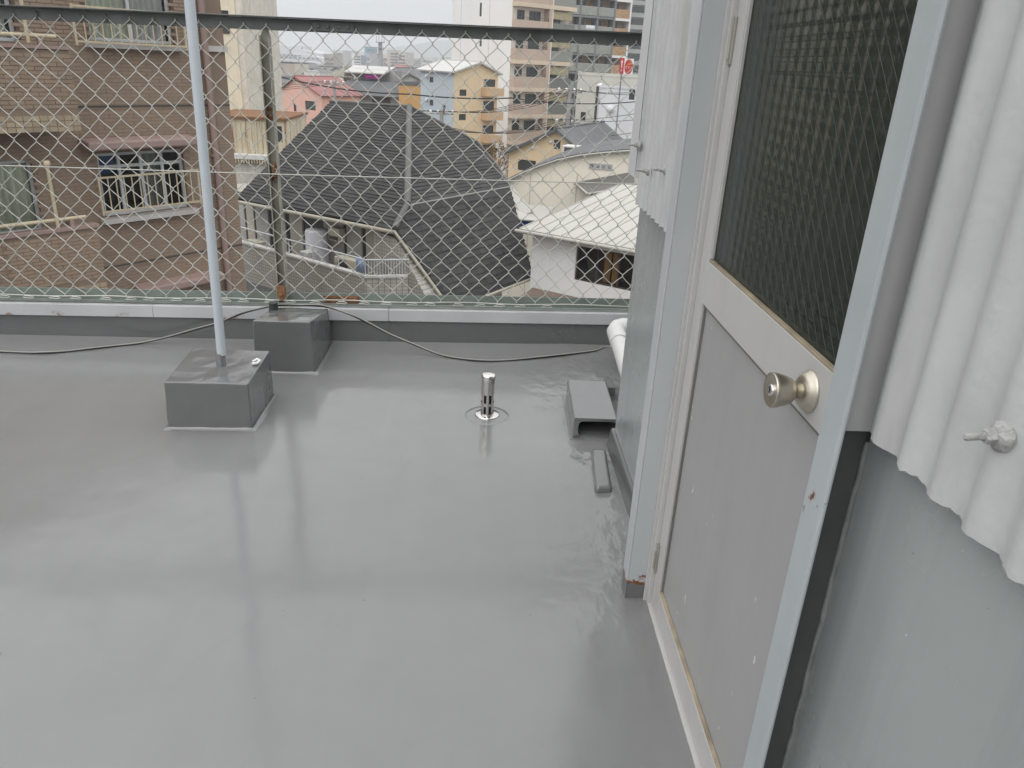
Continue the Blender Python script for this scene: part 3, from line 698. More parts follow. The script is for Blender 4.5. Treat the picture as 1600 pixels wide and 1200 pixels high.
    def gable_roof(s, mt, apex_u, apex_z, over=.35, th=.14, eave_l=None, eave_r=None):
        F = s.F; el = s.z1 if eave_l is None else eave_l; er = s.z1 if eave_r is None else eave_r
        for side, (ue, ze) in ((-1, (s.u0, el)), (1, (s.u1, er))):
            sl = (apex_z - ze) / abs(apex_u - ue); ue2 = ue + side * over; ze2 = ze - sl * over; up = th + .02
            m = MB(); m.slab([F(ue2, s.nf + over, ze2 + up), F(apex_u, s.nf + over, apex_z + up), F(apex_u, s.nb - over, apex_z + up), F(ue2, s.nb - over, ze2 + up)], th)
            m.build('roof', mt, s.root)
        m = MB(); m.tube([F(apex_u, s.nf + over, apex_z + th + .02), F(apex_u, s.nb - over, apex_z + th + .02)], .09, 6); m.build('ridge_cap', mt, s.root)
    def flat_roof(s, mt, par=.35, th=.15):
        F = s.F
        m = MB(); m.box(F, s.u0 - .05, s.u1 + .05, s.nf + .05 - th - .05, s.nf + .05, s.z1 + .001, s.z1 + par); m.box(F, s.u0 - .05, s.u0 + th, s.nb, s.nf - th - .05, s.z1 + .001, s.z1 + par)
        m.box(F, s.u1 - th, s.u1 + .05, s.nb, s.nf - th - .05, s.z1 + .001, s.z1 + par); m.build('roof_parapet', mt, s.root)
def railing(b, mt, F, p0, p1, zb, zt, n, bar=.13, rr=.016, name='railing', rail=.03):
    """bars between two u positions on frame F at offset n"""
    u0, u1 = p0, p1
    m = MB(); m.box(F, u0, u1, n - rail / 2, n + rail / 2, zt - rail, zt); m.box(F, u0, u1, n - rail / 2, n + rail / 2, zb, zb + rail)
    m.box(F, u0 - rail, u0, n - rail / 2, n + rail / 2, zb - .04, zt + .01); m.box(F, u1, u1 + rail, n - rail / 2, n + rail / 2, zb - .04, zt + .01)
    o = m.build(name, mt, b)
    k = max(2, int(abs(u1 - u0) / bar)); m0 = None
    for i in range(1, k):
        u = u0 + (u1 - u0) * i / k
        m = MB(); m.box(F, u - rr / 2, u + rr / 2, n - rr / 2, n + rr / 2, zb + rail, zt - rail); m.build('baluster', mt, o)
    return o
def brick_face(F, parent, regions, n, mt, bw=.235, bh=.068, joint=.009, t=.008, singles=0, skip=()):
    """real bricks over rectangles (u0,u1,z0,z1) at offset n; the first `singles` are parts of their own"""
    rr = random.Random(11); cnt = 0; J = MB(); mesh_cache = {}
    for (u0, u1, z0, z1) in regions:
        rows = int((z1 - z0) / bh)
        for r in range(rows):
            za = z0 + r * bh; off = (r % 2) * bw / 2 if bw > 1.6 * bh else 0; u = u1 + off
            while u > u0:
                a, b = max(u0, u - bw + joint), min(u1, u); u -= bw
                if b - a < .05: continue
                if any(s0 - .02 < (a + b) / 2 < s1 + .02 and c0 - .02 < za + bh / 2 < c1 + .02 for s0, s1, c0, c1 in skip): continue
                tt = t + rr.uniform(-.002, .002)
                tgt = J if cnt >= singles else MB()
                P = [F(x, n + d, z) for d in (0, tt) for z in (za, za + bh - joint) for x in (a, b)]
                tgt.add(P, [(4, 5, 7, 6), (0, 1, 5, 4), (2, 6, 7, 3), (0, 4, 6, 2), (1, 3, 7, 5)])
                if cnt < singles: tgt.build('brick', mt, parent)
                cnt += 1
    if J.f: J.build('brickwork', mt, parent, kind='stuff')
def brick_mat(name, col, var=.22):
    t = NT(name); geo = t.n('ShaderNodeNewGeometry')
    c = t.mix(geo.outputs['Random Per Island'], k3(col, 1 - var), k3(col, 1 + var))
    c = t.mix(t.math('MULTIPLY', t.rng(t.noise(1.2, 5), .4, .7), .3), c, k3(col, .7))
    t.l(c, t.p.inputs['Base Color']); t.p.inputs['Roughness'].default_value = .65; t.l(t.bump(t.noise(60, 3), .2, .004), t.p.inputs['Normal']); MATS[name] = t.m; return t.m

# ------------------------------------------------------------------ ground, hills
t = NT('town_ground'); c = t.mix(t.rng(t.noise(.02, 6), .3, .7), (.06, .06, .062), (.14, .135, .125)); t.l(c, t.p.inputs['Base Color']); t.p.inputs['Roughness'].default_value = .9
m = MB(); m.face([(-3500, -300, GZ), (3500, -300, GZ), (3500, 3500, GZ), (-3500, 3500, GZ)]); g = m.build('ground', t.m); setp(g, kind='structure', label='grey town ground far below the roof')
t = NT('wooded_hill'); c = t.mix(t.rng(t.noise(.01, 6), .3, .7), (.03, .055, .03), (.06, .085, .045)); t.l(c, t.p.inputs['Base Color']); t.p.inputs['Roughness'].default_value = .95
m = MB(); NXh, NYh = 70, 12; v = []
for j in range(NYh + 1):
    for i in range(NXh + 1):
        x = -3000 + 6000 * i / NXh; y = 2500 + 900 * j / NYh
        env = math.sin(math.pi * j / NYh) ** 1.2
        hgt = 60 * max(0, mnoise.noise(Vector((x * .0017 + 4.1, y * .0015, .3))) * .7 + .42) + 40 * math.exp(-((x + 130) / 190) ** 2) + 10 * mnoise.noise(Vector((x * .01, y * .01, 5)))
        v.append((x, y, GZ + max(0, hgt) * env - .5))
m.add(v, [(j * (NXh + 1) + i, j * (NXh + 1) + i + 1, (j + 1) * (NXh + 1) + i + 1, (j + 1) * (NXh + 1) + i) for j in range(NYh) for i in range(NXh)], True)
h = m.build('hills', t.m); setp(h, kind='structure', label='hazy wooded hills on the horizon')

# ------------------------------------------------------------------ brown brick apartment house
M_BRICK = brick_mat('brown_brick', (.285, .212, .155), .12); M_BRICKM = brick_mat('brown_brick_smooth', (.285, .213, .158), .05); M_BRICK2 = brick_mat('brown_brick_light', (.36, .29, .205))
M_BRN = mat('brown_render', (.225, .168, .125), .75, .1, 1, stain=.2)
M_PINKB = mat('pinkish_brown_paint', (.30, .215, .19), .6, .08, 1)
M_YRAIL = mat('cream_rail_paint', (.50, .43, .30), .5, .1, 4, rust=.03)
M_SILL = mat('pale_sill', (.50, .48, .46), .6, .08)
A0 = on_y(362, 200, 15.4)
FA = Fr((A0.x, A0.y), 90 - GRID)
bA = thing('brick_apartment_house', 'brown brick apartment house with cream balcony rails, nearest on the left', 'building', FA(-4, -3, GZ))
zc_ = FA.px(356, 82)[1]
wins = {}
def rectA(x0, y0, x1, y1, n=0):
    xm, ym = (x0 + x1) / 2, (y0 + y1) / 2
    return (FA.px(x0, ym, n)[0], FA.px(x1, ym, n)[0], FA.px(xm, y1, n)[1], FA.px(xm, y0, n)[1])
W_up = rectA(128, -120, 262, 66); W_lo = rectA(157, 236, 291, 332); W_left = rectA(-95, 253, 61, 372); W_left2 = rectA(-95, -110, 12, 62)
bb = Bld.__new__(Bld); bb.F, bb.u0, bb.u1, bb.nb, bb.nf, bb.z0, bb.z1 = FA, -13, 0, -9, 0, GZ, 6.5; bb.root = bA; bb.holes = {'front': [], 'left': [], 'right': []}
M_CURT = mat('pale_green_curtain', (.80, .84, .68), .9, .1, 3); M_CURT3 = mat('grey_curtain', (.30, .31, .29), .9, .1, 3); M_CURT2 = mat('white_curtain', (.74, .75, .72), .9, .08, 3)
t = NT('clear_window_glass'); gl = t.n('ShaderNodeBsdfGlossy'); gl.inputs['Roughness'].default_value = .04; tr = t.n('ShaderNodeBsdfTransparent'); tr.inputs['Color'].default_value = (.95, .97, .96, 1)
fz = t.n('ShaderNodeFresnel'); fz.inputs['IOR'].default_value = 1.6; mx = t.n('ShaderNodeMixShader'); t.l(fz.outputs[0], mx.inputs[0]); t.l(tr.outputs[0], mx.inputs[1]); t.l(gl.outputs[0], mx.inputs[2]); t.l(mx.outputs[0], t.out.inputs[0]); M_CLEAR = t.m
M_ROOM = mat('dark_room', (.03, .03, .03), .9)
def curtain(parent, F, a0, a1, z0, z1, n, mt, folds=.11, amp=.03):
    m = MB(); k = max(8, int((a1 - a0) / folds * 8)); v = []
    for z in (z0, z1):
        for i in range(k + 1):
            a = a0 + (a1 - a0) * i / k; v.append(F(a, n + amp * math.sin(2 * math.pi * (a - a0) / folds + 1.3 * math.sin(a * 9)), z))
    m.add(v, [(i, i + 1, k + 2 + i, k + 1 + i) for i in range(k)], True); m.build('curtain', mt, parent)
def glazed(b, r, fr, mull, curt=None, bars=(), blocks=()):
    w = b.window('front', r, fr=fr, pane=M_CLEAR, mull=mull, rec=.10, bars=bars)
    m = MB(); F = b.F; a0, a1, z0, z1 = r                                   # the dark room behind
    m.face([F(a0, -.9, z0), F(a1, -.9, z0), F(a1, -.9, z1), F(a0, -.9, z1)])
    for q in (((a0, z0), (a1, z0)), ((a1, z0), (a1, z1)), ((a1, z1), (a0, z1)), ((a0, z1), (a0, z0))):
        m.face([F(q[0][0], -.125, q[0][1]), F(q[1][0], -.125, q[1][1]), F(q[1][0], -.9, q[1][1]), F(q[0][0], -.9, q[0][1])])
    m.build('room', M_ROOM, w)
    for (f0, f1, mt) in curt or (): curtain(w, F, a0 + (a1 - a0) * f0, a0 + (a1 - a0) * f1, z0 + .02, z1 - .05, -.17, mt)
    return w
glazed(bb, W_up, M_WFL, 1, [(.0, .52, M_CURT), (.54, .97, M_CURT2)])
glazed(bb, W_lo, M_WFL, 3, [(.50, .74, M_CURT3)], bars=(.78,))
glazed(bb, W_left, M_WFL, 1, [(.02, .98, M_CURT)])
glazed(bb, W_left2, M_WFL, 1, [(.1, .9, M_CURT2)])
bb.z1 = zc_; bb.walls(M_BRN)
# narrower storeys above the ledge, with the same windows cut in
b3 = Bld.__new__(Bld); b3.F, b3.u0, b3.u1, b3.nb, b3.nf, b3.z0, b3.z1 = FA, -13, -.30, -9, 0, zc_ + .001, 6.5; b3.root = bA
b3.holes = {'front': [h for h in bb.holes['front'] if h[3] > zc_], 'left': [], 'right': []}
b3.holes['front'] = [(a, b, max(c, zc_ + .001), d) for a, b, c, d in b3.holes['front']]
b3.walls(M_BRN)
b3.box('ledge', M_SILL, -.42, .04, -.6, .05, zc_ + .002, zc_ + .10)
# bricks: balcony fronts singly, the wall as one mass
uB = FA.px(120, 160, .75)[0]; NB = .75
zU1, zU0 = FA.px(60, 76, NB)[1], FA.px(60, 207, NB)[1]; zUb = FA.px(60, 172, NB)[1]
zL1 = FA.px(80, 364, NB)[1]; zL0 = zL1 - (zU1 - zU0); zLb = zL0 + (zUb - zU0)
balc = []
for (z0, zb, z1) in ((zU0, zUb, zU1), (zL0, zLb, zL1)):
    m = MB(); m.box(FA, -13, uB, NB - .14, NB, z0, z1); m.box(FA, -13, uB, .001, NB - .141, z0, z0 + .14); m.box(FA, uB - .14, uB, .001, NB - .141, z0 + .141, z1)
    bo = m.build('balcony', M_BRN, bA); balc.append(bo)
    m = MB(); m.box(FA, -13.02, uB + .03, NB - .17, NB + .03, z1 + .001, z1 + .05); m.build('balcony_coping', M_PINKB, bo)
uvis = FA.px(-15, 300, NB)[0]
brick_face(FA, balc[1], [(uvis, uB, zLb + .02, zL1)], NB, M_BRICK, bw=.21, bh=.058, singles=290); brick_face(FA, balc[1], [(-12.9, uvis - .01, zLb + .02, zL1)], NB, M_BRICK, bw=.21, bh=.058)
brick_face(FA, balc[0], [(-12.9, uB, zUb + .02, zU1)], NB, M_BRICK, bw=.21, bh=.058)
for bo, z0, zb in ((balc[0], zU0, zUb), (balc[1], zL0, zLb)): brick_face(FA, bo, [(-12.9, uB, z0 + .004, zb)], NB, M_BRICK2, bw=.115, bh=.078)
skips = [(a, b, c, d) for a, b, c, d in bb.holes['front']]
zj1 = FA.px(200, 166)[1]; zj0 = FA.px(250, 404)[1]
brick_face(FA, bA, [(-12.9, -.30, zj1 + .03, 3.4)], 0, M_BRICKM, bw=.21, bh=.058, t=.005, skip=skips)
brick_face(FA, bA, [(-12.9, 0, zj0 + .03, zj1 - .03), (-12.9, 0, -6.3, zj0 - .03)], 0, M_BRICKM, bw=.21, bh=.058, t=.005, skip=skips)
for z in (zj0, zj1): bb.box('movement_joint', M_WFR, uB, 0, .0005, .006, z - .012, z + .012)
# awnings, sills, rails, pipe
def awning(px0, py0, px1, py1, hgt, dep=.34):
    u0, z = FA.px(px0, py0, dep); u1 = FA.px(px1, py1, dep)[0]
    P = [(0.001, z - hgt), (dep, z - hgt), (dep, z - .01), (.001, z + .03)]
    m = MB(); m.prism([FA(u0, n, zz) for n, zz in P], [FA(u1, n, zz) for n, zz in P]); m.build('awning', M_PINKB, bA, .03)
awning(137, 222, 308, 212, .15); awning(222, 452, 352, 426, .15)
for (r, px) in ((W_up, 0), (W_lo, 0)):
    bb.box('sill', M_SILL, r[0] - .10, r[1] + .10, .001, .16, r[2] - .10, r[2] - .01)
ru0 = FA.px(118, 45, .22)[0]; ru1 = FA.px(287, 45, .22)[0]
railing(bA, M_YRAIL, FA, ru0, ru1, FA.px(200, 70, .22)[1], FA.px(200, 14, .22)[1], .22)
ru0 = FA.px(158, 300, .22)[0]; ru1 = FA.px(311, 300, .22)[0]
railing(bA, M_YRAIL, FA, ru0, ru1, FA.px(240, 324, .22)[1], FA.px(240, 270, .22)[1], .22)
for bo, z1 in zip(balc, (zU1, zL1)):
    m = MB(); m.tube([FA(-12.5, NB - .07, z1 + .17), FA(uB - .12, NB - .07, z1 + .17)], .03, 8); hr = m.build('handrail', M_YRAIL, bo)
    for k in range(6):
        u = uB - .35 - k * 1.1; m = MB(); m.box(FA, u - .03, u + .03, NB - .1, NB - .04, z1 + .04, z1 + .15); m.build('rail_bracket', M_PINKB, hr)
for bo, (x0, y0, x1, y1) in ((balc[0], (32, -40, 38, 66)), (balc[1], (75, 256, 89, 356))):
    u = FA.px((x0 + x1) / 2, (y0 + y1) / 2, NB - .05)[0]; za = FA.px(x1, y1, NB - .05)[1]; zb = FA.px(x0, y0, NB - .05)[1]
    m = MB(); m.tube([FA(u, NB - .05, za), FA(u, NB - .05, zb)], .026, 8); m.lathe(FA(u, NB - .05, zb - .02), (0, 0, 1), [(0, .05), (.06, .05), (.07, .03)], 10); m.build('laundry_post', M_YRAIL, bo)
up = FA.px(338, 250, .07)[0]
m = MB(); m.tube([FA(up, .07, GZ), FA(up, .07, 6.4)], .055, 12); dpz = m.build('downpipe', M_PINKB, bA)
for z in (-5, -2.6, -.3, 2): m = MB(); m.box(FA, up - .07, up + .07, .001, .10, z, z + .05); m.build('pipe_clip', M_PINKB, dpz)
m = MB(); m.box(FA, W_lo[0] + .03, W_lo[0] + .38, -.2, -.18, W_lo[3] - .35, W_lo[3] - .05); m.build('blue_cloth', mat('blue_cloth', (.03, .09, .25), .8), bA)

# ------------------------------------------------------------------ cream building and rusty clad shed beyond it
M_CREAM = mat('cream_wall', (.76, .69, .54), .75, .07, .8, stain=.25, stain_col=(.35, .29, .2))
F0 = Fr(on_y(386, 90, 38).to_2d(), 0)
bB = Bld('cream_tower_block', 'narrow cream block with small dark window between brick house and sky', F0, F0.px(300, 90)[0], F0.px(373, 90)[0], -7, GZ, 9)
bB.wpx('front', 338, 16, 358, 50, mull=1); bB.walls(M_CREAM)
b_ = bB; b_.box('corner_strip', mat('cream_white', (.66, .62, .54), .7), b_.u1 + .001, b_.u1 + .26, -6.5, -.05, GZ, 9); b_.box('window_rail', M_WFR, *b_.F.px(338, 45)[:1], b_.F.px(359, 45)[0], .02, .05, b_.F.px(350, 52)[1], b_.F.px(350, 44)[1])
M_RCLAD = NT('cream_cladding_rusting'); t = M_RCLAD; zc = t.n('ShaderNodeSeparateXYZ'); t.l(t.tc, zc.inputs[0])
c = t.mix(t.rng(t.noise(2, 4), .3, .7), (.56, .49, .35), (.66, .60, .46)); c = t.mix(t.rng(t.noise(2.6, 5, .6, sc=(3, 3, .12)), .55, .66), c, (.26, .10, .03)); t.l(c, t.p.inputs['Base Color']); t.p.inputs['Roughness'].default_value = .6; M_RCLAD = t.m
F1 = Fr(on_y(425, 210, 34).to_2d(), 0)
bC = Bld('rusty_clad_shed', 'cream ribbed metal shed with rust streaks beside the brick house', F1, F1.px(330, 210)[0], F1.px(447, 210)[0], -4, GZ, F1.px(390, 186)[1])
bC.wpx('front', 428, 197, 441, 222, mull=0); bC.walls(M_RCLAD)
k = 0; u = bC.u0 + .1
while u < F1.px(424, 210)[0]:
    m = MB(); m.box(F1, u, u + .05, .001, .04, F1.px(390, 238)[1], bC.z1); m.build('rib', M_RCLAD, bC.root); u += .22
bC.box('rusty_edge', M_RUST, bC.u0 - .1, bC.u1 + .08, -4.1, .10, bC.z1 + .001, bC.z1 + .10)
zz = F1.px(390, 247)[1]; bC.box('ledge', mat('white_ledge', (.68, .68, .66), .6), bC.u0, F1.px(426, 240)[0], .001, .45, zz, zz + .18)
u = bC.u0 + .05
while u < F1.px(424, 240)[0]:
    m = MB(); m.box(F1, u, u + .05, .38, .44, zz - .16, zz - .001); m.build('fringe_slat', M_RCLAD, bC.root); u += .11
bC.box('lower_wall', mat('white_lower_wall', (.60, .58, .53), .7, stain=.3), bC.u0, F1.px(424, 270)[0], .001, .25, GZ, zz - .2)

# ------------------------------------------------------------------ the big dark shingled house in the middle
E2 = on_z(617, 357, -3.0)
FD = Fr((E2.x, E2.y), -GRID)                     # u: along the eave (right and towards us), n: out of the balcony side
S1 = .50
def ray_plane(px, py, p, nrm):
    d = ray(px, py); return EYE + d * ((p - EYE).dot(nrm) / d.dot(nrm))
nL = (FD.n * S1 + Vector((0, 0, 1))).normalized()        # left slope: z = -3 - S1 * n
pL = lambda x, y: ray_plane(x, y, E2, nL)
R1, R2, H1 = pL(516, 159), pL(640, 167), pL(637, 320)
E1 = pL(370, 310); LT = pL(377, 299)
K = on_z(797, 291, H1.z)
nU = (H1 - R2).cross(K - R2).normalized(); nW = (H1 - E2).cross(K - E2).normalized()
pU = lambda x, y: ray_plane(x, y, R2, nU); pW = lambda x, y: ray_plane(x, y, E2, nW)
T = pU(745, 222); T2 = pU(775, 256)
S1p, S2p, Vp = pW(834, 432), pW(745, 466), pW(722, 502)
hD = thing('shingled_house', 'grey tiled house under a large dark shingle roof with a balcony', 'house', FD(-3, -4, GZ))
t = NT('asphalt_shingle'); geo = t.n('ShaderNodeNewGeometry'); oi = t.n('ShaderNodeObjectInfo')
c = t.mix(t.math('FRACT', t.math('ADD', geo.outputs['Random Per Island'], oi.outputs['Random'])), (.026, .026, .027), (.050, .049, .048)); c = t.mix(t.math('MULTIPLY', t.rng(t.noise(.8, 5), .4, .7), .5), c, (.062, .060, .056))
t.l(c, t.p.inputs['Base Color']); t.p.inputs['Roughness'].default_value = .85; t.l(t.bump(t.noise(40, 3), .4, .006), t.p.inputs['Normal']); M_SHNG = t.m
M_LEAD = mat('grey_hip_flashing', (.11, .108, .102), .6, .15, 3); M_FASC = mat('cream_fascia', (.42, .39, .32), .6, .1, 2)
shingle_left = [300]
def roof_plane(name, poly, nrm, eave_dir, exposure, width, singles):
    if nrm.z < 0: nrm = -nrm
    m = MB(); m.slab([p - nrm * .012 for p in poly], .12); ro = m.build(name, M_SHNG, hD)
    ex = eave_dir.normalized(); ex = (ex - nrm * ex.dot(nrm)).normalized(); ey = nrm.cross(ex).normalized()
    if ey.z < 0: ey = -ey
    o = poly[0]; P2 = [((p - o).dot(ex), (p - o).dot(ey)) for p in poly]
    def inside(x, y):
        c_ = False; n_ = len(P2)
        for i in range(n_):
            (x0, y0), (x1, y1) = P2[i], P2[(i + 1) % n_]
            if (y0 > y) != (y1 > y) and x < (x1 - x0) * (y - y0) / (y1 - y0) + x0: c_ = not c_
        return c_
    xs_ = [p[0] for p in P2]; ys_ = [p[1] for p in P2]; y = min(ys_); r = 0; rr = random.Random(2); J = MB(); todo = []
    while y < max(ys_):
        x = min(xs_) - rr.uniform(0, width)
        while x < max(xs_):
            w = width * rr.uniform(.75, 1.2)
            # clip the strip to the roof outline
            a, b = x + .006, x + w - .006; ym = y + exposure / 2
            aa = [a + (b - a) * i / 6 for i in range(7)]; ok = [q for q in aa if inside(q, ym)]
            if len(ok) >= 2: todo.append((min(ok), max(ok), y))
            x += w
        y += exposure; r += 1
    for i, (a, b, y) in enumerate(todo):
        lift = .022 + rr.uniform(-.006, .010); tgt = MB() if i < singles else J
        p = lambda xx, yy, h: o + ex * xx + ey * yy + nrm * h
        q = [p(a, y, 0), p(b, y, 0), p(b, y + exposure, 0), p(a, y + exposure, 0), p(a, y, lift), p(b, y, lift), p(b, y + exposure + .01, .003), p(a, y + exposure + .01, .003)]
        tgt.add(q, [(4, 5, 6, 7), (0, 1, 5, 4), (0, 4, 7, 3), (1, 2, 6, 5)])
        if i < singles: tgt.build('shingle', M_SHNG, ro)
    if J.f: J.build('shingles', M_SHNG, ro, kind='stuff')
    return ro
roof_plane('roof_slope', [E1, E2, H1, R2, R1, LT], nL, FD.u, .17, .62, 0)
roof_plane('upper_roof_slope', [H1, K, T2, T, R2], nU, K - H1, .17, .62, 0)
roof_plane('lower_roof_slope', [E2, Vp, S2p, S1p, K, H1], nW, K - H1, .20, .34, 300)
m = MB(); m.tube([R2 + nL * .03, H1 + nL * .03], .11, 8); m.tube([H1 + nL * .03, E2 + nL * .03], .09, 8); m.build('hip_flashing', M_LEAD, hD)
m = MB(); m.tube([H1 + nW * .02, K + nW * .02], .04, 6); m.build('kink_flashing', mat('pale_flashing', (.36, .36, .35), .5), hD)
m = MB(); m.tube([R1 + nL * .02, R2 + nL * .02], .06, 6); m.tube([R2 + nU * .02, T + nU * .02, T2, K], .05, 6); m.build('ridge_flashing', M_LEAD, hD)
dn = Vector((0, 0, -.10))
m = MB(); m.tube([E1 + dn + FD.n * .06, E2 + dn + FD.n * .06], .065, 8); m.build('gutter', M_FASC, hD)
m = MB(); m.tube([E2 + dn * .6 + FD.n * .05, Vp + dn * .6 + FD.n * .05], .05, 6); m.build('verge_board', M_FASC, hD)
m = MB(); m.tube([S1p + dn * .5, S2p + dn * .5, Vp + dn * .5], .05, 6); m.build('lower_gutter', M_FASC, hD)
# walls: grey mosaic tile
t = NT('grey_mosaic_tile'); br = t.n('ShaderNodeTexBrick'); br.offset = 0; br.inputs['Scale'].default_value = 1; br.inputs['Brick Width'].default_value = .11; br.inputs['Row Height'].default_value = .11; br.inputs['Mortar Size'].default_value = .009
for i, cc in enumerate(((.42, .40, .36), (.47, .45, .405), (.24, .23, .215))): br.inputs[1 + i].default_value = cc + (1,)
mp = t.n('ShaderNodeMapping'); mp.inputs['Rotation'].default_value = (R(90), 0, R(GRID)); 
vt = t.n('ShaderNodeVectorRotate', rotation_type='Z_AXIS'); vt.inputs['Angle'].default_value = R(GRID); t.l(t.tc, vt.inputs['Vector']); sx = t.n('ShaderNodeSeparateXYZ'); t.l(vt.outputs[0], sx.inputs[0])
cb = t.n('ShaderNodeCombineXYZ'); t.l(sx.outputs['X'], cb.inputs[0]); t.l(sx.outputs['Z'], cb.inputs[1]); t.l(cb.outputs[0], br.inputs['Vector'])
c = t.mix(t.math('MULTIPLY', t.rng(t.noise(1.3, 5, sc=(1, 1, .3)), .45, .75), .4), br.outputs['Color'], (.14, .12, .09)); t.l(c, t.p.inputs['Base Color']); t.p.inputs['Roughness'].default_value = .55; t.l(t.bump(br.outputs['Fac'], -.3, .004), t.p.inputs['Normal']); M_MOS = t.m
u_l = FD.px(360, 330)[0]
WN = -.5                                        # the window wall stands back under the eave
vu, vz = (Vp - FD.o).dot(FD.u), Vp.z
m = MB(); m.ext(FD, [(-.9, GZ), (vu + .3, GZ), (vu + .3, vz - .55), (0.0, -3.30), (-.9, -3.20)], WN - 1.2, -.02); m.build('gable_wall', M_MOS, hD)
m = MB(); m.box(FD, u_l - 1.5, -.901, WN - 6, WN - .0, GZ, -3.05); m.build('window_wall', M_MOS, hD)
# balcony parapet: along the eave, then turning back at its right end
BN = .95; c0 = FD.px(371, 386, BN); c1 = FD.px(571, 434, BN); zbp = c1[1]
M_COP = mat('white_coping', (.62, .61, .58), .6, .08, 3, stain=.3, stain_col=(.3, .2, .1))
m = MB(); m.box(FD, u_l - 1.5, c1[0], BN - .14, BN, zbp - 1.25, zbp); 
c2 = FD.pxz(637, 433, zbp)
def side(nn_, n0): return [(c1[0] - .14 * (1 - n0), BN - .14 * n0 - 0), (c2[0], c2[1] - .14 * n0)]
qa, qb = side(0, 0), side(0, 1); ring2 = [(c1[0] + .001, BN), (c2[0], c2[1]), (c2[0] - .05, c2[1] - .14), (c1[0] + .001, BN - .14)]
m.prism([FD(u, n, zbp - 1.25) for u, n in ring2], [FD(u, n, zbp) for u, n in ring2]); bal = m.build('balcony', M_MOS, hD)
m = MB(); m.box(FD, u_l - 1.5, c1[0] + .03, BN - .17, BN + .03, zbp + .001, zbp + .06); ring3 = [(c1[0] + .031, BN + .03), (c2[0] + .02, c2[1] + .03), (c2[0] - .04, c2[1] - .17), (c1[0] + .031, BN - .17)]; m.prism([FD(u, n, zbp + .001) for u, n in ring3], [FD(u, n, zbp + .06) for u, n in ring3]); m.build('coping', M_COP, bal)
m = MB(); m.box(FD, u_l - 1.5, c1[0] - .145, WN, BN - .145, zbp - 1.1, zbp - .95); m.build('balcony_floor', M_MOS, bal)
M_WRAIL = mat('pale_rail', (.52, .54, .55), .45, .06)
zr_ = FD.px(571, 406, BN - .07)[1]
m = MB(); m.tube([FD(u_l - 1.5, BN - .07, zr_), FD(c1[0] - .02, BN - .07, zr_), FD(c2[0] - .02, c2[1] - .07, zr_)], .028, 8); hr = m.build('handrail', M_WRAIL, bal)
for k in range(7):
    u = c1[0] - .07 - k * 1.15; m = MB(); m.tube([FD(u, BN - .07, zbp + .05), FD(u, BN - .07, zr_)], .02, 6); m.build('rail_post', M_WRAIL, hr)
for k in range(15):
    u = c1[0] + (c2[0] - c1[0]) * (k + .5) / 15; n = BN - .07 + (c2[1] - BN) * (k + .5) / 15; m = MB(); m.box(FD, u - .008, u + .008, n - .008, n + .008, zbp + .05, zr_); m.build('baluster', M_WRAIL, hr)
# sliding panels with dark gaps
M_PAN = mat('grey_sliding_panel', (.46, .455, .43), .6, .1, 1); M_PAN2 = mat('beige_sliding_panel', (.52, .49, .42), .6, .1, 1)
pxs = [(380, 388), (391, 402), (405, 424), (431, 450), (457, 476), (481, 538), (544, 567), (574, 596), (601, 616)]
for i, (a, b) in enumerate(pxs):
    ua, ub = FD.px(a, 380, WN)[0], FD.px(b, 380, WN)[0]
    if i == 5: ua = FD.px(509, 380, WN)[0]
    if ub - ua > .1 : 
        m = MB(); m.box(FD, ua, ub, WN + .002, WN + .06, zbp - .95, -3.12); m.build('sliding_panel', (M_PAN, M_PAN2)[i % 3 == 1], hD)
m = MB(); m.box(FD, FD.px(372, 380, WN)[0], FD.px(600, 380, WN)[0], WN + .0005, WN + .0015, zbp - .95, -3.10); m.build('dark_glazing', M_WIN, hD)
ua = FD.px(494, 380, WN + .45)[0]
m = MB(); m.lathe(FD(ua, WN + .42, zbp - .95), (0, 0, 1), [(0, .36), (1.62, .36), (1.68, .32), (1.70, 0)], 28); setp(m.build('water_tank', mat('white_tank', (.56, .56, .60), .35, .03)), 'white upright water tank on the balcony of the shingled house', 'tank')
def gadget(name, label, cat, px0, py0, px1, py1, n, dep, mt, fan=False):
    ua, z1 = FD.px(px0, py0, n); ub, z0 = FD.px(px1, py1, n)
    rt = thing(name, label, cat, FD((ua + ub) / 2, n - dep / 2, z0))
    m = MB(); m.box(FD, ua, ub, n - dep, n, z0, z1); m.build('case', mt, rt, .02)
    if fan:
        m = MB(); m.lathe(FD(ua + (ub - ua) * .4, n + .002, (z0 + z1) / 2), FD.n, [(0, .24), (.02, .24), (.025, .2)], 20); m.build('fan_grille', M_WFR, rt)
    else:
        m = MB(); m.box(FD, ua + .05, ub - .05, n + .001, n + .012, z0 + .05, z0 + .16); m.build('vent_panel', M_WFR, rt)
M_BEI = mat('beige_appliance', (.52, .48, .38), .5, .06)
gadget('wall_heater', 'beige wall mounted water heater beside the white tank', 'heater', 512, 354, 530, 379, WN + .32, .28, M_BEI)
gadget('air_conditioner', 'cream outdoor unit behind the balcony rail below the heater', 'air conditioner', 522, 400, 556, 437, .62, .30, M_BEI, True)
gadget('air_conditioner', 'cream outdoor unit at the left end of the shingled house balcony', 'air conditioner', 385, 374, 407, 405, .62, .30, M_BEI, True)
gadget('storage_box', 'white box behind the balcony rail left of the tank', 'box', 468, 392, 482, 420, .62, .4, mat('white_plastic', (.6, .6, .6), .5))
ua, z1 = FD.px(556, 408, BN - .03); ub, z0 = FD.px(570, 428, BN - .03)
m = MB(); k = 14; v = []
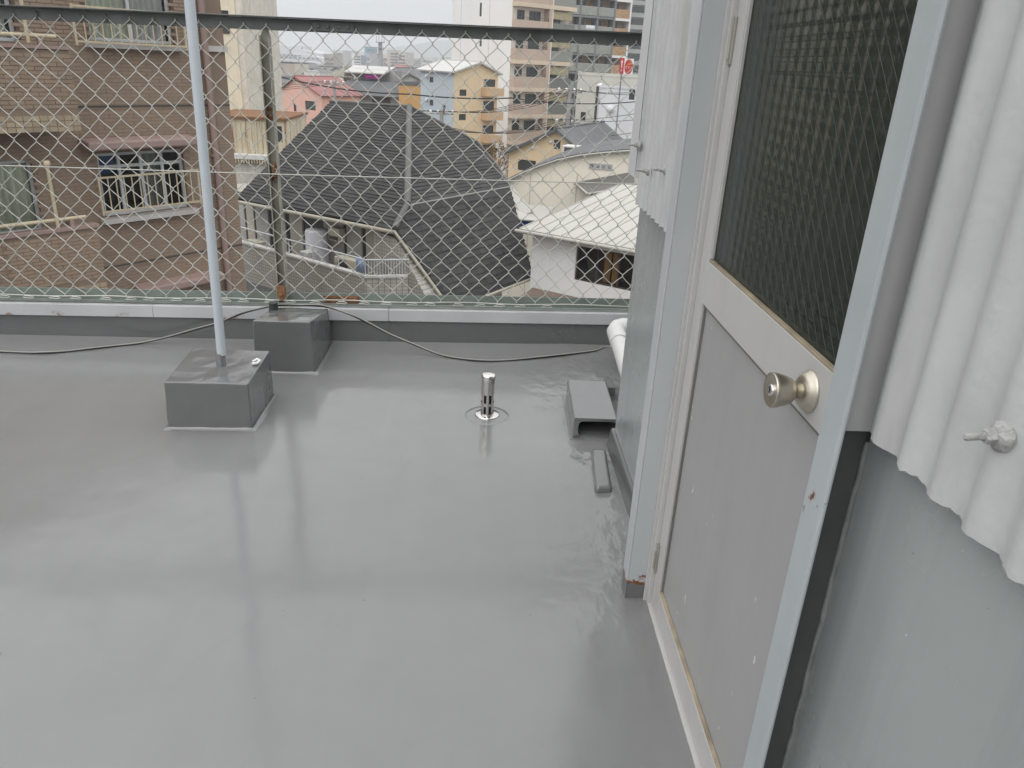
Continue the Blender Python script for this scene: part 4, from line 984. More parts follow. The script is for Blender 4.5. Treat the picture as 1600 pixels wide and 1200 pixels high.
for z in (zr_ + .01, z0):
    for i in range(k + 1): v.append(FD(ua + (ub - ua) * i / k, BN - .035 + .012 * math.sin(i * 1.4), z))
m.add(v, [(i, i + 1, k + 2 + i, k + 1 + i) for i in range(k)], True); o = m.build('towel', mat('blue_white_towel', (.28, .36, .50), .9, .4, 14)); sm = o.modifiers.new('thick', 'SOLIDIFY'); sm.thickness = .01
setp(o, 'pale blue towel hung on the corner of the balcony rail', 'towel')
# lower storey bands
m = MB(); m.box(FD, u_l - 1.5, c1[0] - .2, WN - .001 + .02, WN + .04, GZ, zbp - 1.6); m.build('lower_wall', M_BASE, hD)
# ------------------------------------------------------------------ pink house with red roof
def wallm(name, col, **k): return mat(name, col, .75, .06, .4, stain=k.get('stain', .18), stain_col=k3(col, .55))
M_PINK = wallm('pink_wall', (.78, .47, .38), stain=.3); M_RED = mat('dull_red_roof', (.30, .125, .12), .6, .1, .5); M_ROOFG = mat('grey_roof_tiles', (.12, .122, .128), .65, .15, .6); M_ROOFL = mat('pale_roof_metal', (.50, .49, .47), .55, .08, .5)
F = Fr(on_y(470, 165, 92).to_2d(), -GRID)
ul, ur = F.px(437, 165)[0], F.px(503, 165)[0]; ze = F.px(502, 150)[1]; ua, za = F.px(463, 121)
bP = Bld('pink_house', 'salmon pink house with a dull red gabled roof', F, ul, ur, -5.6, GZ, ze, 'house')
bP.wpx('front', 477, 158, 493, 172); bP.wpx('front', 459, 162, 463, 174, mull=0); bP.wpx('front', 450, 193, 457, 205, mull=0)
bP.walls(M_PINK, gable=(ua, za)); bP.gable_roof(M_RED, ua, za, .3)
bP.box('side_wing', M_PINK, ul - 2.2, ul - .002, -5, -.5, GZ, ze - 2.4); bP.box('wing_roof', M_RED, ul - 2.4, ul - .003, -5.2, -.3, ze - 2.399, ze - 2.25)

# ------------------------------------------------------------------ house with roof terrace and magenta quilt
M_BEIG = wallm('beige_wall', (.50, .46, .38)); M_GREYW = wallm('grey_wall', (.36, .36, .36))
F = Fr(on_y(570, 140, 104).to_2d(), -12)
p = lambda x, y: F.px(x, y)
bT = Bld('terrace_house', 'dark roofed house with a covered roof terrace and magenta quilt', F, p(524, 150)[0], p(612, 150)[0], -8, GZ, p(570, 148)[1], 'house')
bT.wpx('front', 581, 152, 613 - 3, 165, mull=1); bT.walls(M_GREYW)
zt1 = p(560, 126)[1]; zt0 = p(570, 147)[1]
m = MB(); m.slab([F(bT.u0 - .3, 1.3, zt0), F(bT.u1 + 1.0, 1.3, zt0 - .1), F(bT.u1 - .7, -1.2, zt1), F(bT.u0 + 1.4, -1.2, zt1)], .15); m.build('lower_roof', M_ROOFG, bT.root)
m = MB(); m.slab([F(bT.u1 + 1.0, 1.3, zt0 - .1), F(bT.u1 + 1.0, -8, zt0 - .1), F(bT.u1 - .7, -6.5, zt1), F(bT.u1 - .7, -1.2, zt1)], .15); m.build('lower_roof', M_ROOFG, bT.root)
bT.box('terrace_back_wall', M_GREYW, bT.u0 + 1.4, bT.u1 - .7, -6.4, -3.5, zt1 - .5, p(560, 108)[1])
bT.box('terrace_floor', M_ROOFG, bT.u0 + 1.4, bT.u1 - .7, -6.4, -1.2, zt1 - .6, zt1 - .02)
zr0, zr1 = p(560, 113)[1], p(530, 104)[1]
m = MB(); m.slab([F(bT.u0 + .9, -.9, zr0), F(p(597, 113)[0], -.9, zr0), F(p(592, 104)[0], -6.5, zr0 + .75), F(p(524, 103)[0], -6.5, zr0 + .75)], .14); m.build('terrace_roof', M_ROOFL, bT.root)
for x in (546, 560, 580, 594): u = p(x, 118)[0]; m = MB(); m.box(F, u - .06, u + .06, -1.25, -1.13, zt1, zr0 - .15); m.build('terrace_post', M_WFR, bT.root)
railing(bT.root, M_WFR, F, p(538, 122)[0], p(597, 122)[0], zt1 + .05, p(560, 119)[1], -1.2, bar=.5)
m = MB(); m.prism([F(p(505, 118)[0], -3, q) for q in (GZ,)] and [F(u, -6, z) for u, z in (p(502, 120), p(524, 120), p(524, 103))], [F(u, -3, z) for u, z in (p(502, 120), p(524, 120), p(524, 103))]); m.build('gable_wing', M_BEIG, bT.root)
bT.box('wing_wall', M_BEIG, p(502, 120)[0], bT.u0 - .01, -6, -3, GZ, p(510, 121)[1])
m = MB(); m.slab([F(*q) for q in ((p(534, 124)[0], 1.2, zt1 + .35), (p(540, 124)[0], 1.2, zt1 + .2), (p(570, 158)[0], 1.9, zt0 - .5), (p(562, 158)[0], 1.9, zt0 - .5))], .15); m.build('verge_board', M_BEIG, bT.root)
ua, z1 = p(565, 115); ub, z0 = p(590, 125); m = MB(); k = 18
v = [F(ua + (ub - ua) * i / k, -1.05 + .03 * math.sin(i * 1.1) - (.12 if j == 0 else 0) * 1, z) for j, z in enumerate((z1, z0)) for i in range(k + 1)]
m.add(v, [(i, i + 1, k + 2 + i, k + 1 + i) for i in range(k)], True); o = m.build('quilt', mat('magenta_quilt', (.22, .012, .16), .8)); o.modifiers.new('thick', 'SOLIDIFY').thickness = .05
setp(o, 'magenta quilt airing on the roof terrace rail', 'quilt')

# ------------------------------------------------------------------ blue and yellow gabled building
M_BLUE = wallm('pale_blue_wall', (.45, .51, .55)); M_YEL = wallm('yellow_ochre_wall', (.72, .57, .37)); M_YEL2 = wallm('apricot_balcony', (.60, .41, .25)); 
c_ = on_y(709, 150, 75); F = Fr((c_.x, c_.y), 90 - GRID - 14)
p = lambda x, y: F.px(x, y)
u1 = p(778, 130)[0]; ze = p(709, 113)[1]; ua, za = p(748, 99); nb = F.pxu(657, 140, 0)[0]
bG = Bld('blue_and_yellow_building', 'three storey gabled building with yellow front and pale blue side', F, 0, u1, nb, GZ, ze)
for r in ((756, 124, 774, 136), (755, 158, 772, 173), (754, 196, 771, 209), (754, 226, 770, 243)): bG.wpx('front', *r)
for r in ((718, 140, 729, 150), (717, 178, 728, 188)): bG.wpx('front', *r, mull=0)
for r in ((671, 120, 677, 129), (671, 156, 677, 165)): bG.wpx('left', *r, mull=0)
bG.wpx('left', 692, 164, 696, 180, mull=0)
bG.walls(M_YEL, gable=(ua, za), side_mt={'left': M_BLUE}); bG.gable_roof(M_ROOFL, ua, za, .35, .14)
for (y0, y1) in ((137, 150), (174, 187), (210, 222), (244, 256)):
    uL = p(752, y0)[0]; zt, zb = p(765, y0)[1], p(765, y1)[1]
    m = MB(); m.box(F, uL, u1 + .1, .9 - .12, .9, zb, zt); m.box(F, uL, uL + .12, .001, .779, zb, zt); m.box(F, uL + .121, u1 + .1, .001, .779, zb, zb + .15); m.build('balcony', M_YEL2, bG.root)
for (x, y) in ((668, 119), (668, 156)):
    n, z = F.pxu(x, y, 0); m = MB(); m.lathe(F(-.02, n, z), -F.u, [(0, .16), (.12, .18), (.2, .12), (.22, 0)], 14); m.build('wall_lamp', mat('white_hood', (.7, .7, .7), .4), bG.root)

# ------------------------------------------------------------------ white blank wall tower with pink balconies
M_WHT = NT('white_tower_wall'); t = M_WHT; c = t.mix(t.rng(t.noise(.25, 5, sc=(1, 1, .4)), .3, .7), (.76, .755, .74), (.82, .815, .80)); t.l(c, t.p.inputs['Base Color']); t.p.inputs['Roughness'].default_value = .8; M_WHT = t.m
M_PBALC = wallm('dusty_pink_balcony', (.50, .39, .32)); M_PSLAB = wallm('beige_slab_edge', (.64, .53, .41)); M_IVORY = wallm('ivory_wall', (.72, .66, .58))
c_ = on_y(797, 100, 92); F = Fr((c_.x, c_.y), 90 - GRID - 16)
p = lambda x, y, n=0: F.px(x, y, n)
uA, uB2 = p(848, 100)[0], p(884, 100)[0]; nb = F.pxu(706, 60, 0)[0]; uM = p(846, 100)[0]
bH = Bld('white_balcony_tower', 'tall white apartment tower with blank side and dusty pink balconies', F, 0, uB2, nb, GZ, 16)
lev = [p(800, 30)[1] + k * (p(800, 30)[1] - p(800, 75)[1]) for k in range(-5, 3)]
st = lev[1] - lev[0]; bw_ = .9
for z in lev:                                     # z is the top of the balcony wall
    f = z - 1.15
    for (x0, x1) in ((806, 818), (825, 843)):
        a, b = p(x0, 60, 0)[0], p(x1, 60, 0)[0]; bH.window('front', (a, b, f + .55, f + 2.15))
    a, b = p(858, 60)[0], p(874, 60)[0]; bH.window('front', (a, b, f + .1, f + 1.9))
for zpx in (15, 62, 127): n0, z = F.pxu(751, zpx, 0); bH.window('left', (n0 - .22, n0 + .22, z - .7, z + .7), mull=0)
bH.walls(M_IVORY, side_mt={'left': M_WHT})
for z in lev:
    f = z - 1.15
    m = MB(); m.box(F, .02, uM, bw_ - .12, bw_, f, z); m.box(F, .02, .14, .001, bw_ - .121, f, z); m.box(F, uM - .12, uM, .001, bw_ - .121, f, z); bo = m.build('balcony', M_PBALC, bH.root)
    m = MB(); m.box(F, -.02, uB2 + .3, .001, bw_ + .08, f - .42, f - .001); m.build('slab_edge', M_PSLAB, bo)
    railing(bo, M_WFR, F, .05, uM - .05, z + .05, z + .30, bw_ - .05, bar=1.2, rr=.03, rail=.04)
    m = MB(); m.box(F, uA + .35, uB2 - .2, bw_ - .2, bw_ - .15, f + 1.5, f + 2.25); m.build('blind', mat('straw_blind', (.38, .33, .20), .8), bo)
    m = MB(); m.box(F, uA + .35, uB2 + .2, bw_ - .08, bw_ - .04, f, f + 1.1); m.build('glass_guard', M_WIN2, bo)
m = MB(); m.box(F, uM + .001, uA + .22, .001, bw_ + .05, GZ, 16); m.build('fin_wall', M_PBALC, bH.root)
m = MB(); m.box(F, uA + .221, uA + .36, .001, bw_ + .06, GZ, 16); m.build('white_pier', M_IVORY, bH.root)
for x in (720, 764): n0, _ = F.pxu(x, 60, 0); m = MB(); m.box(F, -.012, -.001, n0 - .03, n0 + .03, GZ, 16); m.build('panel_joint', wallm('joint_grey', (.50, .50, .49)), bH.root)

# ------------------------------------------------------------------ grey apartment tower with glass balconies
M_DGREY = wallm('dark_grey_frame', (.20, .205, .21)); M_BRWN = wallm('brown_recess_wall', (.42, .33, .26)); M_ORBR = brick_mat('orange_brick_panel', (.47, .30, .17), .3)
M_GUARD = mat('frosted_guard', (.30, .31, .275), .3, .06, 1); M_ORNG = mat('wood_door', (.38, .22, .09), .6, .1)
c_ = on_y(884, 60, 124); F = Fr((c_.x, c_.y), 24)
p = lambda x, y, n=0: F.px(x, y, n)
cols = [p(x, 50)[0] for x in (884, 897, 924, 950, 974)]
bI = Bld('grey_balcony_tower', 'dark grey apartment tower with frosted glass balconies and brick panels', F, cols[0], cols[-1], -12, GZ, 20)
z0_ = p(960, 44.5)[1]; st = (p(960, 15.5)[1] - p(960, 73.8)[1]) / 2
levs = [z0_ + k * st for k in range(-4, 5)]
for z in levs:                                    # z: top of guard
    f = z - 1.2
    for i in range(1, 4):
        a, b = cols[i], cols[i + 1]; w = b - a
        bI.window('front', (a + w * .12, a + w * .55, f + .1, f + 2.0), rec=.1)
bI.walls(M_BRWN)
for z in levs:
    f = z - 1.2
    m = MB(); m.box(F, cols[0], cols[-1], .001, 1.5, f - .28, f); sl = m.build('balcony_slab', M_DGREY, bI.root)
    for i in range(4):
        a, b = cols[i] + .12, cols[i + 1] - .12
        if i < 3:
            m = MB(); m.box(F, a, b, 1.40, 1.46, f + .08, z); gd = m.build('guard_panel', M_GUARD, sl)
            m = MB(); m.box(F, a, b, 1.39, 1.47, z + .001, z + .05); m.build('guard_rail', M_WRAIL, sl)
            m = MB(); m.box(F, a + (b - a) * .66, a + (b - a) * .92, .002, .08, f + .02, f + 2.1); m.build('door', M_ORNG, sl)
        else:
            m = MB(); m.box(F, a, b, 1.38, 1.45, f + .02, z); pn = m.build('brick_panel', M_ORBR, sl)
            m = MB(); m.box(F, a - .1, b + .1, 1.451, 1.52, f - .35, f + .0); m.build('white_edge', M_WHT, sl)
            brick_face(F, sl, [(a, b, f + .03, z)], 1.451, M_ORBR, bw=.33, bh=.14, joint=.03)
for i, u in enumerate(cols):
    m = MB(); m.box(F, u - .12, u + .12, .001, 1.56, GZ, 20); m.build('column', M_WHT if i == 4 else M_DGREY, bI.root)
m = MB(); m.box(F, p(921, 44)[0] - 1.0, p(921, 44)[0] + .9, 1.47, 1.56, levs[4] - .75, levs[4] + .35); 
q = p(914, 45); m = MB(); k = 12; v = [F(q[0] - .8 + 1.6 * i / k, 1.53 + .03 * math.sin(i * 2), z) for z in (q[1] - .35, q[1] + .45) for i in range(k + 1)]; m.add(v, [(i, i + 1, k + 2 + i, k + 1 + i) for i in range(k)], True); o = m.build('laundry', mat('white_laundry', (.6, .64, .64), .9, .15, 3)); o.modifiers.new('thick', 'SOLIDIFY').thickness = .04; setp(o, 'white laundry hanging over a guard of the grey tower', 'laundry')

# ------------------------------------------------------------------ far tower at the right
c_ = on_y(976, 40, 210); F = Fr((c_.x, c_.y), 15); p = lambda x, y, n=0: F.px(x, y, n)
uR = p(1040, 40)[0]; bJ = Bld('far_grey_tower', 'distant pale grey tower block with stacked balconies, rightmost', F, 0, uR, -14, GZ, 40)
zb0 = p(990, 22)[1]; stp = 2.75
for k in range(-6, 10): bJ.window('front', (.8, uR - .8, zb0 + k * stp + .2, zb0 + k * stp + 1.6), mull=5)
bJ.walls(wallm('pale_grey_tower', (.36, .36, .35)))
for k in range(-6, 10):
    z = zb0 + k * stp; m = MB(); m.box(F, .2, uR, .001, 1.6, z - .75, z + .25); m.build('balcony', wallm('grey_balcony', (.34, .345, .34)), bJ.root)

# ------------------------------------------------------------------ beige block, white hall and the round shop sign
M_BGRY = wallm('greige_wall', (.54, .535, .48)); M_WHALL = wallm('cool_white_wall', (.74, .75, .78), stain=.08)
c_ = on_y(900, 160, 82); F = Fr((c_.x, c_.y), -8); p = lambda x, y, n=0: F.px(x, y, n)
bK = Bld('greige_block', 'plain greige flat roofed block in front of the grey tower', F, 0, p(1060, 160)[0], -7, GZ, p(940, 119)[1])
bK.wpx('front', 907, 175, 915, 188, mull=0); bK.walls(M_BGRY); bK.flat_roof(M_BGRY, .3)
c_ = on_y(931, 160, 70); F = Fr((c_.x, c_.y), -10); p = lambda x, y, n=0: F.px(x, y, n)
bW = Bld('white_hall', 'plain white flat roofed hall with a dark downpipe at its corner', F, 0, p(1080, 160)[0], -8, GZ, p(960, 138)[1])
bW.wpx('front', 983, 124 + 16, 992, 156, mull=0); bW.walls(M_WHALL); bW.flat_roof(M_WHALL, .2)
m = MB(); m.tube([F(.05, .12, GZ), F(.05, .12, bW.z1 + .1)], .11, 8); m.build('downpipe', M_WFR, bW.root)
u, z = p(954, 170); m = MB(); m.lathe(F(u, .01, z), F.n, [(0, .28), (.3, .30), (.42, .18), (.44, 0)], 14); m.build('vent_hood', M_WHALL, bW.root)
# sign: a red arrow strip and a white square with a red disc
M_SRED = mat('sign_red', (.50, .025, .03), .45, .03); M_SWHT = mat('sign_white', (.75, .74, .72), .45, .03); M_SORG = mat('sign_orange', (.62, .20, .03), .45)
c_ = on_y(980, 104, 68); FS = Fr((c_.x, c_.y), -4); p = lambda x, y, n=0: FS.px(x, y, n)
sg = thing('shop_sign', 'square white shop sign with red disc beside a red arrow strip', 'sign', FS(0, 0, bW.z1))
a, b = p(975, 104)[0], p(989.5, 104)[0]; z1, z0 = p(982, 91.5)[1], p(982, 117)[1]
m = MB(); m.box(FS, a, b, -.2, 0, z0, z1); m.build('white_panel', M_SWHT, sg, .01)
cx, cz2 = (a + b) / 2, (z0 + z1) / 2; rx, rz = (b - a) * .45, (z1 - z0) * .46
m = MB(); m.ext(FS, [(cx + rx * math.cos(2 * math.pi * i / 40), cz2 + rz * math.sin(2 * math.pi * i / 40)) for i in range(40)], .001, .012); m.build('red_disc', M_SRED, sg)
m = MB(); m.ext(FS, [(cx - rx * .72, cz2 + rz * .10), (cx + rx * .75, cz2 + rz * .34), (cx + rx * .72, cz2 + rz * .50), (cx + rx * .05, cz2 + rz * .52)], .0125, .016); m.build('orange_swoosh', M_SORG, sg)
def lettering(txt, name, parent, FS, u, n, z, size, mt, sx=1.0):
    cu = bpy.data.curves.new(name, 'FONT'); cu.body = txt; cu.size = size; cu.align_x = 'CENTER'; cu.align_y = 'CENTER'; cu.extrude = .004
    to = bpy.data.objects.new(name, cu); COL.objects.link(to); to.rotation_euler = (R(90), 0, R(FS.deg)); to.scale = (sx, 1, 1); to.parent = parent
    bpy.context.view_layer.update(); me = bpy.data.meshes.new_from_object(to.evaluated_get(bpy.context.evaluated_depsgraph_get()))
    bpy.data.objects.remove(to); me.materials.clear(); me.materials.append(mt)
    lo = bpy.data.objects.new(name, me); COL.objects.link(lo); lo.rotation_euler = (R(90), 0, R(FS.deg)); lo.parent = parent; lo.location = FS(u, n, z) - wloc(parent); return lo
lettering('ガスト', 'lettering', sg, FS, cx, .022, cz2 - rz * .12, rx * .66, M_SWHT)
a, b = p(968, 104)[0], p(974.6, 104)[0]; z1, z0 = p(971, 90.5)[1], p(971, 115)[1]; h = z1 - z0; cx = (a + b) / 2; w = b - a
m = MB(); m.box(FS, a, b, -.2, 0, z0, z1); m.build('arrow_panel', M_SRED, sg, .01)
m = MB(); m.ext(FS, [(cx - w * .10, z0 + h * .36), (cx + w * .10, z0 + h * .36), (cx + w * .10, z0 + h * .74), (cx + w * .30, z0 + h * .70), (cx, z0 + h * .90), (cx - w * .30, z0 + h * .70), (cx - w * .10, z0 + h * .74)], .001, .012); m.build('arrow', M_SWHT, sg)
lettering('P', 'lettering', sg, FS, cx, .006, z0 + h * .18, h * .22, M_SWHT)
m = MB(); m.box(FS, cx + w * .1, cx + w * .35, -.5, -.205, GZ, z1 - .1); m.build('sign_post', M_DGREY, sg)

# ------------------------------------------------------------------ ochre gabled house with dark slate roof
M_OCH = wallm('ochre_wall', (.68, .53, .35)); M_SLATE = mat('dark_slate_metal', (.10, .103, .108), .55, .1, .5)
c_ = on_y(872, 240, 56); F = Fr((c_.x, c_.y), -26); p = lambda x, y, n=0: F.px(x, y, n)
ul, ur = p(795, 250)[0], p(922, 250)[0]; ua, za = p(872, 205); ze_l, ze_r = p(795, 238)[1], p(922, 238)[1]
bL = Bld('ochre_gabled_house', 'ochre gabled house with a dark slate roof behind the cream hall', F, ul, ur, -10, GZ, min(ze_l, ze_r), 'house')
bL.wpx('front', 866, 217, 875, 233, mull=0); bL.holes['front'] = []
bL.wpx('front', 809, 250, 837, 267)
bL.walls(M_OCH, gable=(ua, za)); bL.gable_roof(M_SLATE, ua, za, .4, .18)
m = MB(); a, z1 = p(866, 218); b, z0 = p(875, 233); m.box(F, a, b, .001, .03, z0, z1); m.build('attic_window', M_WIN, bL.root)
for (x, y) in ((861, 222), (833, 231)): u, z = p(x, y); m = MB(); m.lathe(F(u, .01, z), F.n, [(0, .10), (.1, .10), (.14, 0)], 10); m.build('vent_cap', M_WHALL, bL.root)
rt = thing('rooftop_unit', 'pale boxy unit on the low roof before the ochre house', 'air conditioner', F(p(893, 232)[0], 2.0, p(893, 240)[1]))
m = MB(); a, z1 = p(878, 227, 2.0); b, z0 = p(908, 242, 2.0); m.box(F, a, b, .8, 2.0, z0, z1); m.build('case', wallm('unit_white', (.60, .60, .57)), rt, .05); m = MB(); m.box(F, a + .2, a + .8, 2.002, 2.03, z0 + .1, z1 - .1); m.build('grille', M_WFR, rt)

# ------------------------------------------------------------------ cream hall with a curved roof
M_CRM = wallm('cream_hall_wall', (.80, .75, .64)); M_CRM2 = mat('cream_roof_metal', (.44, .43, .395), .5, .06, .5, stain=.2, stain_col=(.4, .36, .28))
c_ = on_y(905, 290, 41); F = Fr((c_.x, c_.y), -16); p = lambda x, y, n=0: F.px(x, y, n)
hM = thing('curved_cream_hall', 'cream walled hall with a long curved roof edge', 'building', F(0, -3, GZ))
arc = [p(x, y) for x, y in ((786, 287), (800, 279), (820, 269), (845, 259), (872, 250), (905, 243), (940, 239), (990, 235), (1050, 232))]
m = MB(); m.prism([F(u, -7, z) for u, z in arc + [(arc[-1][0], GZ), (arc[0][0], GZ)]], [F(u, 0, z) for u, z in arc + [(arc[-1][0], GZ), (arc[0][0], GZ)]]); m.build('wall', M_CRM, hM)
m = MB()
for i in range(len(arc) - 1): m.slab([F(arc[i][0], .25, arc[i][1] + .12), F(arc[i + 1][0], .25, arc[i + 1][1] + .12), F(arc[i + 1][0], -7.2, arc[i + 1][1] + .13), F(arc[i][0], -7.2, arc[i][1] + .13)], .11)
m.build('curved_roof', M_SLATE, hM)
m = MB(); m.tube([F(u, .27, z + .02) for u, z in arc], .05, 6); m.build('roof_edge', M_CRM2, hM)
a, z1 = p(921, 254); b, z0 = p(957, 266)
for k in range(4):
    x0 = a + (b - a) * k / 4; x1 = a + (b - a) * (k + 1) / 4
    m = MB(); m.box(F, x0, x1 - .02, .002, .06, z0, z1); w = m.build('window', M_WFL, hM); m = MB(); m.box(F, x0 + .05, x1 - .07, .061, .066, z0 + .06, z1 - .06); m.build('pane', M_WIN2, w)
for x in (828, 900): u = p(x, 300)[0]; m = MB(); m.box(F, u - .02, u + .02, .001, .015, GZ, p(x, 272)[1]); m.build('wall_joint', wallm('tan_joint', (.5, .44, .35)), hM)
pt = [F(*q) for q in ((p(898, 285)[0], .02, p(898, 285)[1]), (p(990, 268)[0], .02, p(990, 268)[1]), (p(1000, 292)[0], 3.2, p(1000, 292, 3.2)[1]), (p(918, 303, 3.2)[0], 3.2, p(918, 303, 3.2)[1]))]
m = MB(); m.slab(pt, .1); m.build('porch_roof', mat('brown_grey_slate', (.12, .115, .105), .7, .15, .7), hM)
m = MB(); m.tube([pt[0], pt[3]], .05, 6); m.tube([pt[3], pt[2]], .05, 6); m.build('porch_edge', M_CRM2, hM)
m = MB(); m.slab([F(*q) for q in ((p(787, 283)[0], .3, p(787, 283)[1]), (p(795, 281)[0], .3, p(795, 281)[1]), (p(833, 330, 2.5)[0], 2.5, p(833, 330, 2.5)[1]), (p(815, 336, 2.5)[0], 2.5, p(815, 336, 2.5)[1]))], .1); m.build('lean_to_roof', M_CRM2, hM)
sh = thing('blue_tarp', 'blue tarpaulin under a cream lean to between the dark roof and white house', 'tarpaulin', F(p(826, 352, 2.6)[0], 2.6, GZ))
a, z1 = p(806, 343, 3); b, z0 = p(845, 362, 3); m = MB(); k = 10; v = [F(a + (b - a) * i / k, 3 + .05 * math.sin(i * 1.7), z) for z in (z0, z1) for i in range(k + 1)] + [F(a + (b - a) * i / k, 1.5, z1 + .2) for i in range(k + 1)]
m.add(v, [(j * (k + 1) + i, j * (k + 1) + i + 1, (j + 1) * (k + 1) + i + 1, (j + 1) * (k + 1) + i) for j in range(2) for i in range(k)], True); o = m.build('tarpaulin', mat('blue_tarp', (.02, .07, .26), .5), sh); o.modifiers.new('thick', 'SOLIDIFY').thickness = .02
m = MB(); m.slab([F(a - .3, 3.3, z1 + .1), F(b + .3, 3.3, z1 + .1), F(b + .3, 1.2, z1 + .5), F(a - .3, 1.2, z1 + .5)], .06); m.build('cover', M_CRM2, sh)

# ------------------------------------------------------------------ white house with pale metal roof
c_ = on_y(833, 362, 25); F = Fr((c_.x, c_.y), -GRID + 4); p = lambda x, y, n=0: F.px(x, y, n)
ze = p(833, 362)[1]; uE = p(985, 380)[0] + 3.5
bN = Bld('white_gabled_house', 'near white house with pale metal roof and a brown framed window', F, 0, uE, -7, GZ, ze, 'house')
W_n = bN.rect('front', 898, 392, 1000, 448); 
glazed(bN, W_n, mat('dark_brown_frame', (.06, .045, .035), .5), 2)
bN.walls(wallm('white_house_wall', (.78, .78, .775), stain=.12))
cu0, cu1 = W_n[0] + (W_n[1] - W_n[0]) * .38, W_n[0] + (W_n[1] - W_n[0]) * .62
for a, b in ((cu0, (cu0 + cu1) / 2 - .04), ((cu0 + cu1) / 2 + .03, cu1)): m = MB(); m.box(F, a, b, -.42, -.38, W_n[2] + .02, W_n[3] - .1); m.build('wooden_door', mat('orange_wood', (.42, .22, .06), .5, .15, 3), bN.root)
sl = .095; ov = .40
def rf(u, n): return F(u, n, ze + .16 - sl * n)
m = MB(); m.slab([rf(-.3, ov), rf(uE + .4, ov), rf(uE + .4, -7.2), rf(-.3, -7.2)], .12); ro = m.build('roof', M_CRM2, bN.root)
for k in range(20):
    u = -.28 + k * .52
    if u < uE + .3:
        m = MB(); a, b = rf(u, ov - .02), rf(u, -7.18); m.tube([a + Vector((0, 0, .012)), b + Vector((0, 0, .012))], .022, 5); m.build('standing_seam', M_CRM2, ro)
m = MB(); m.tube([F(-.4, ov + .06, ze + .16 - sl * ov - .08), F(uE + .4, ov + .06, ze + .16 - sl * ov - .08)], .06, 8); m.build('gutter', M_CRM2, bN.root)
m = MB(); m.box(F, -.42, uE, .15, ov, ze - .02, ze + .0); m.build('soffit', M_CRM, bN.root)
m = MB(); m.slab([F(.1, .02, W_n[2] - .55), F(uE, .02, W_n[2] - .55), F(uE, 1.4, W_n[2] - .85), F(.1, 1.4, W_n[2] - .85)], .08); m.build('lower_roof', mat('brown_tile_roof', (.20, .15, .12), .7, .2, 2), bN.root)
m = MB(); a = p(895, 387)[0]; m.lathe(F(a, .02, W_n[3] + .12), F.n, [(0, .06), (.12, .06), (.14, 0)], 8); m.build('wall_lamp', M_WFR, bN.root)
# ------------------------------------------------------------------ orange house, small houses further off
def small_house(px, py_top, wpx, Y, col, roofm, ang, name, label, group=None, gable=True, dep=7, win=True):
    c_ = on_y(px, py_top, Y); F = Fr((c_.x, c_.y), ang); w = wpx / FPX * Y * 1.08
    b = Bld(name, label, F, -w / 2, w / 2, -dep, GZ, c_.z - (w * .22 if gable else 0), 'house', group)
    if win:
        for k in range(2):
            u = -w * .25 + k * w * .45; b.window('front', (u - .6, u + .6, b.z1 - 1.9, b.z1 - .8), mull=1)
    b.walls(wallm('wall_%d_%d_%d' % tuple(int(x * 100) for x in col), col))
    if gable:
        ua, za = 0, c_.z
        m = MB(); m.face([F(-w / 2, 0, b.z1), F(w / 2, 0, b.z1), F(0, 0, za)]); m.face([F(-w / 2, -dep, b.z1), F(w / 2, -dep, b.z1), F(0, -dep, za)]); m.build('gable', wallm('wall_%d_%d_%d' % tuple(int(x * 100) for x in col), col), b.root)
        b.gable_roof(roofm, 0, za, .35, .16)
    else: b.flat_roof(roofm, .35)
    return b
M_OR = (.55, .32, .12)
small_house(642, 134, 36, 86, M_OR, M_ROOFG, -20, 'orange_house', 'flat topped orange house left of the pale blue wall', gable=False, win=False)
small_house(604, 150, 14, 110, (.5, .45, .38), M_ROOFG, 5, 'small_house', 'small beige house tucked behind the orange house', gable=True)
small_house(612, 107, 60, 140, (.52, .50, .47), M_ROOFG, -20, 'distant_house', 'pale house with broad grey gable behind the quilt terrace', gable=True, dep=10)
small_house(640, 117, 34, 126, (.45, .45, .44), M_ROOFG, 20, 'distant_house', 'small grey house left of the pale blue wall', gable=True)
small_house(640, 104, 40, 190, (.55, .52, .48), M_RED, 30, 'distant_house', 'distant house with dull red roof under the far city', gable=True)
small_house(393, 148, 46, 112, (.50, .45, .38), M_ROOFG, -30, 'distant_house', 'beige house with grey gable just right of the cream block', gable=True)
small_house(418, 118, 40, 150, (.60, .58, .54), M_ROOFL, -20, 'distant_house', 'white flat roofed house behind the fence post', gable=False)
small_house(400, 121, 44, 135, (.42, .42, .44), M_ROOFG, -38, 'distant_house', 'dark grey roofed house left of the fence post', gable=True)
small_house(424, 136, 26, 125, (.52, .45, .36), M_ROOFL, -38, 'distant_house', 'tan house between the fence post and pink house', gable=True)
small_house(487, 113, 22, 160, (.64, .64, .62), M_ROOFL, -10, 'distant_house', 'small white block above the red roof ridge', gable=False)
cols_ = [(.55, .54, .52), (.45, .44, .42), (.60, .57, .50), (.38, .38, .40), (.55, .47, .38), (.62, .62, .62)]
rr = random.Random(21)
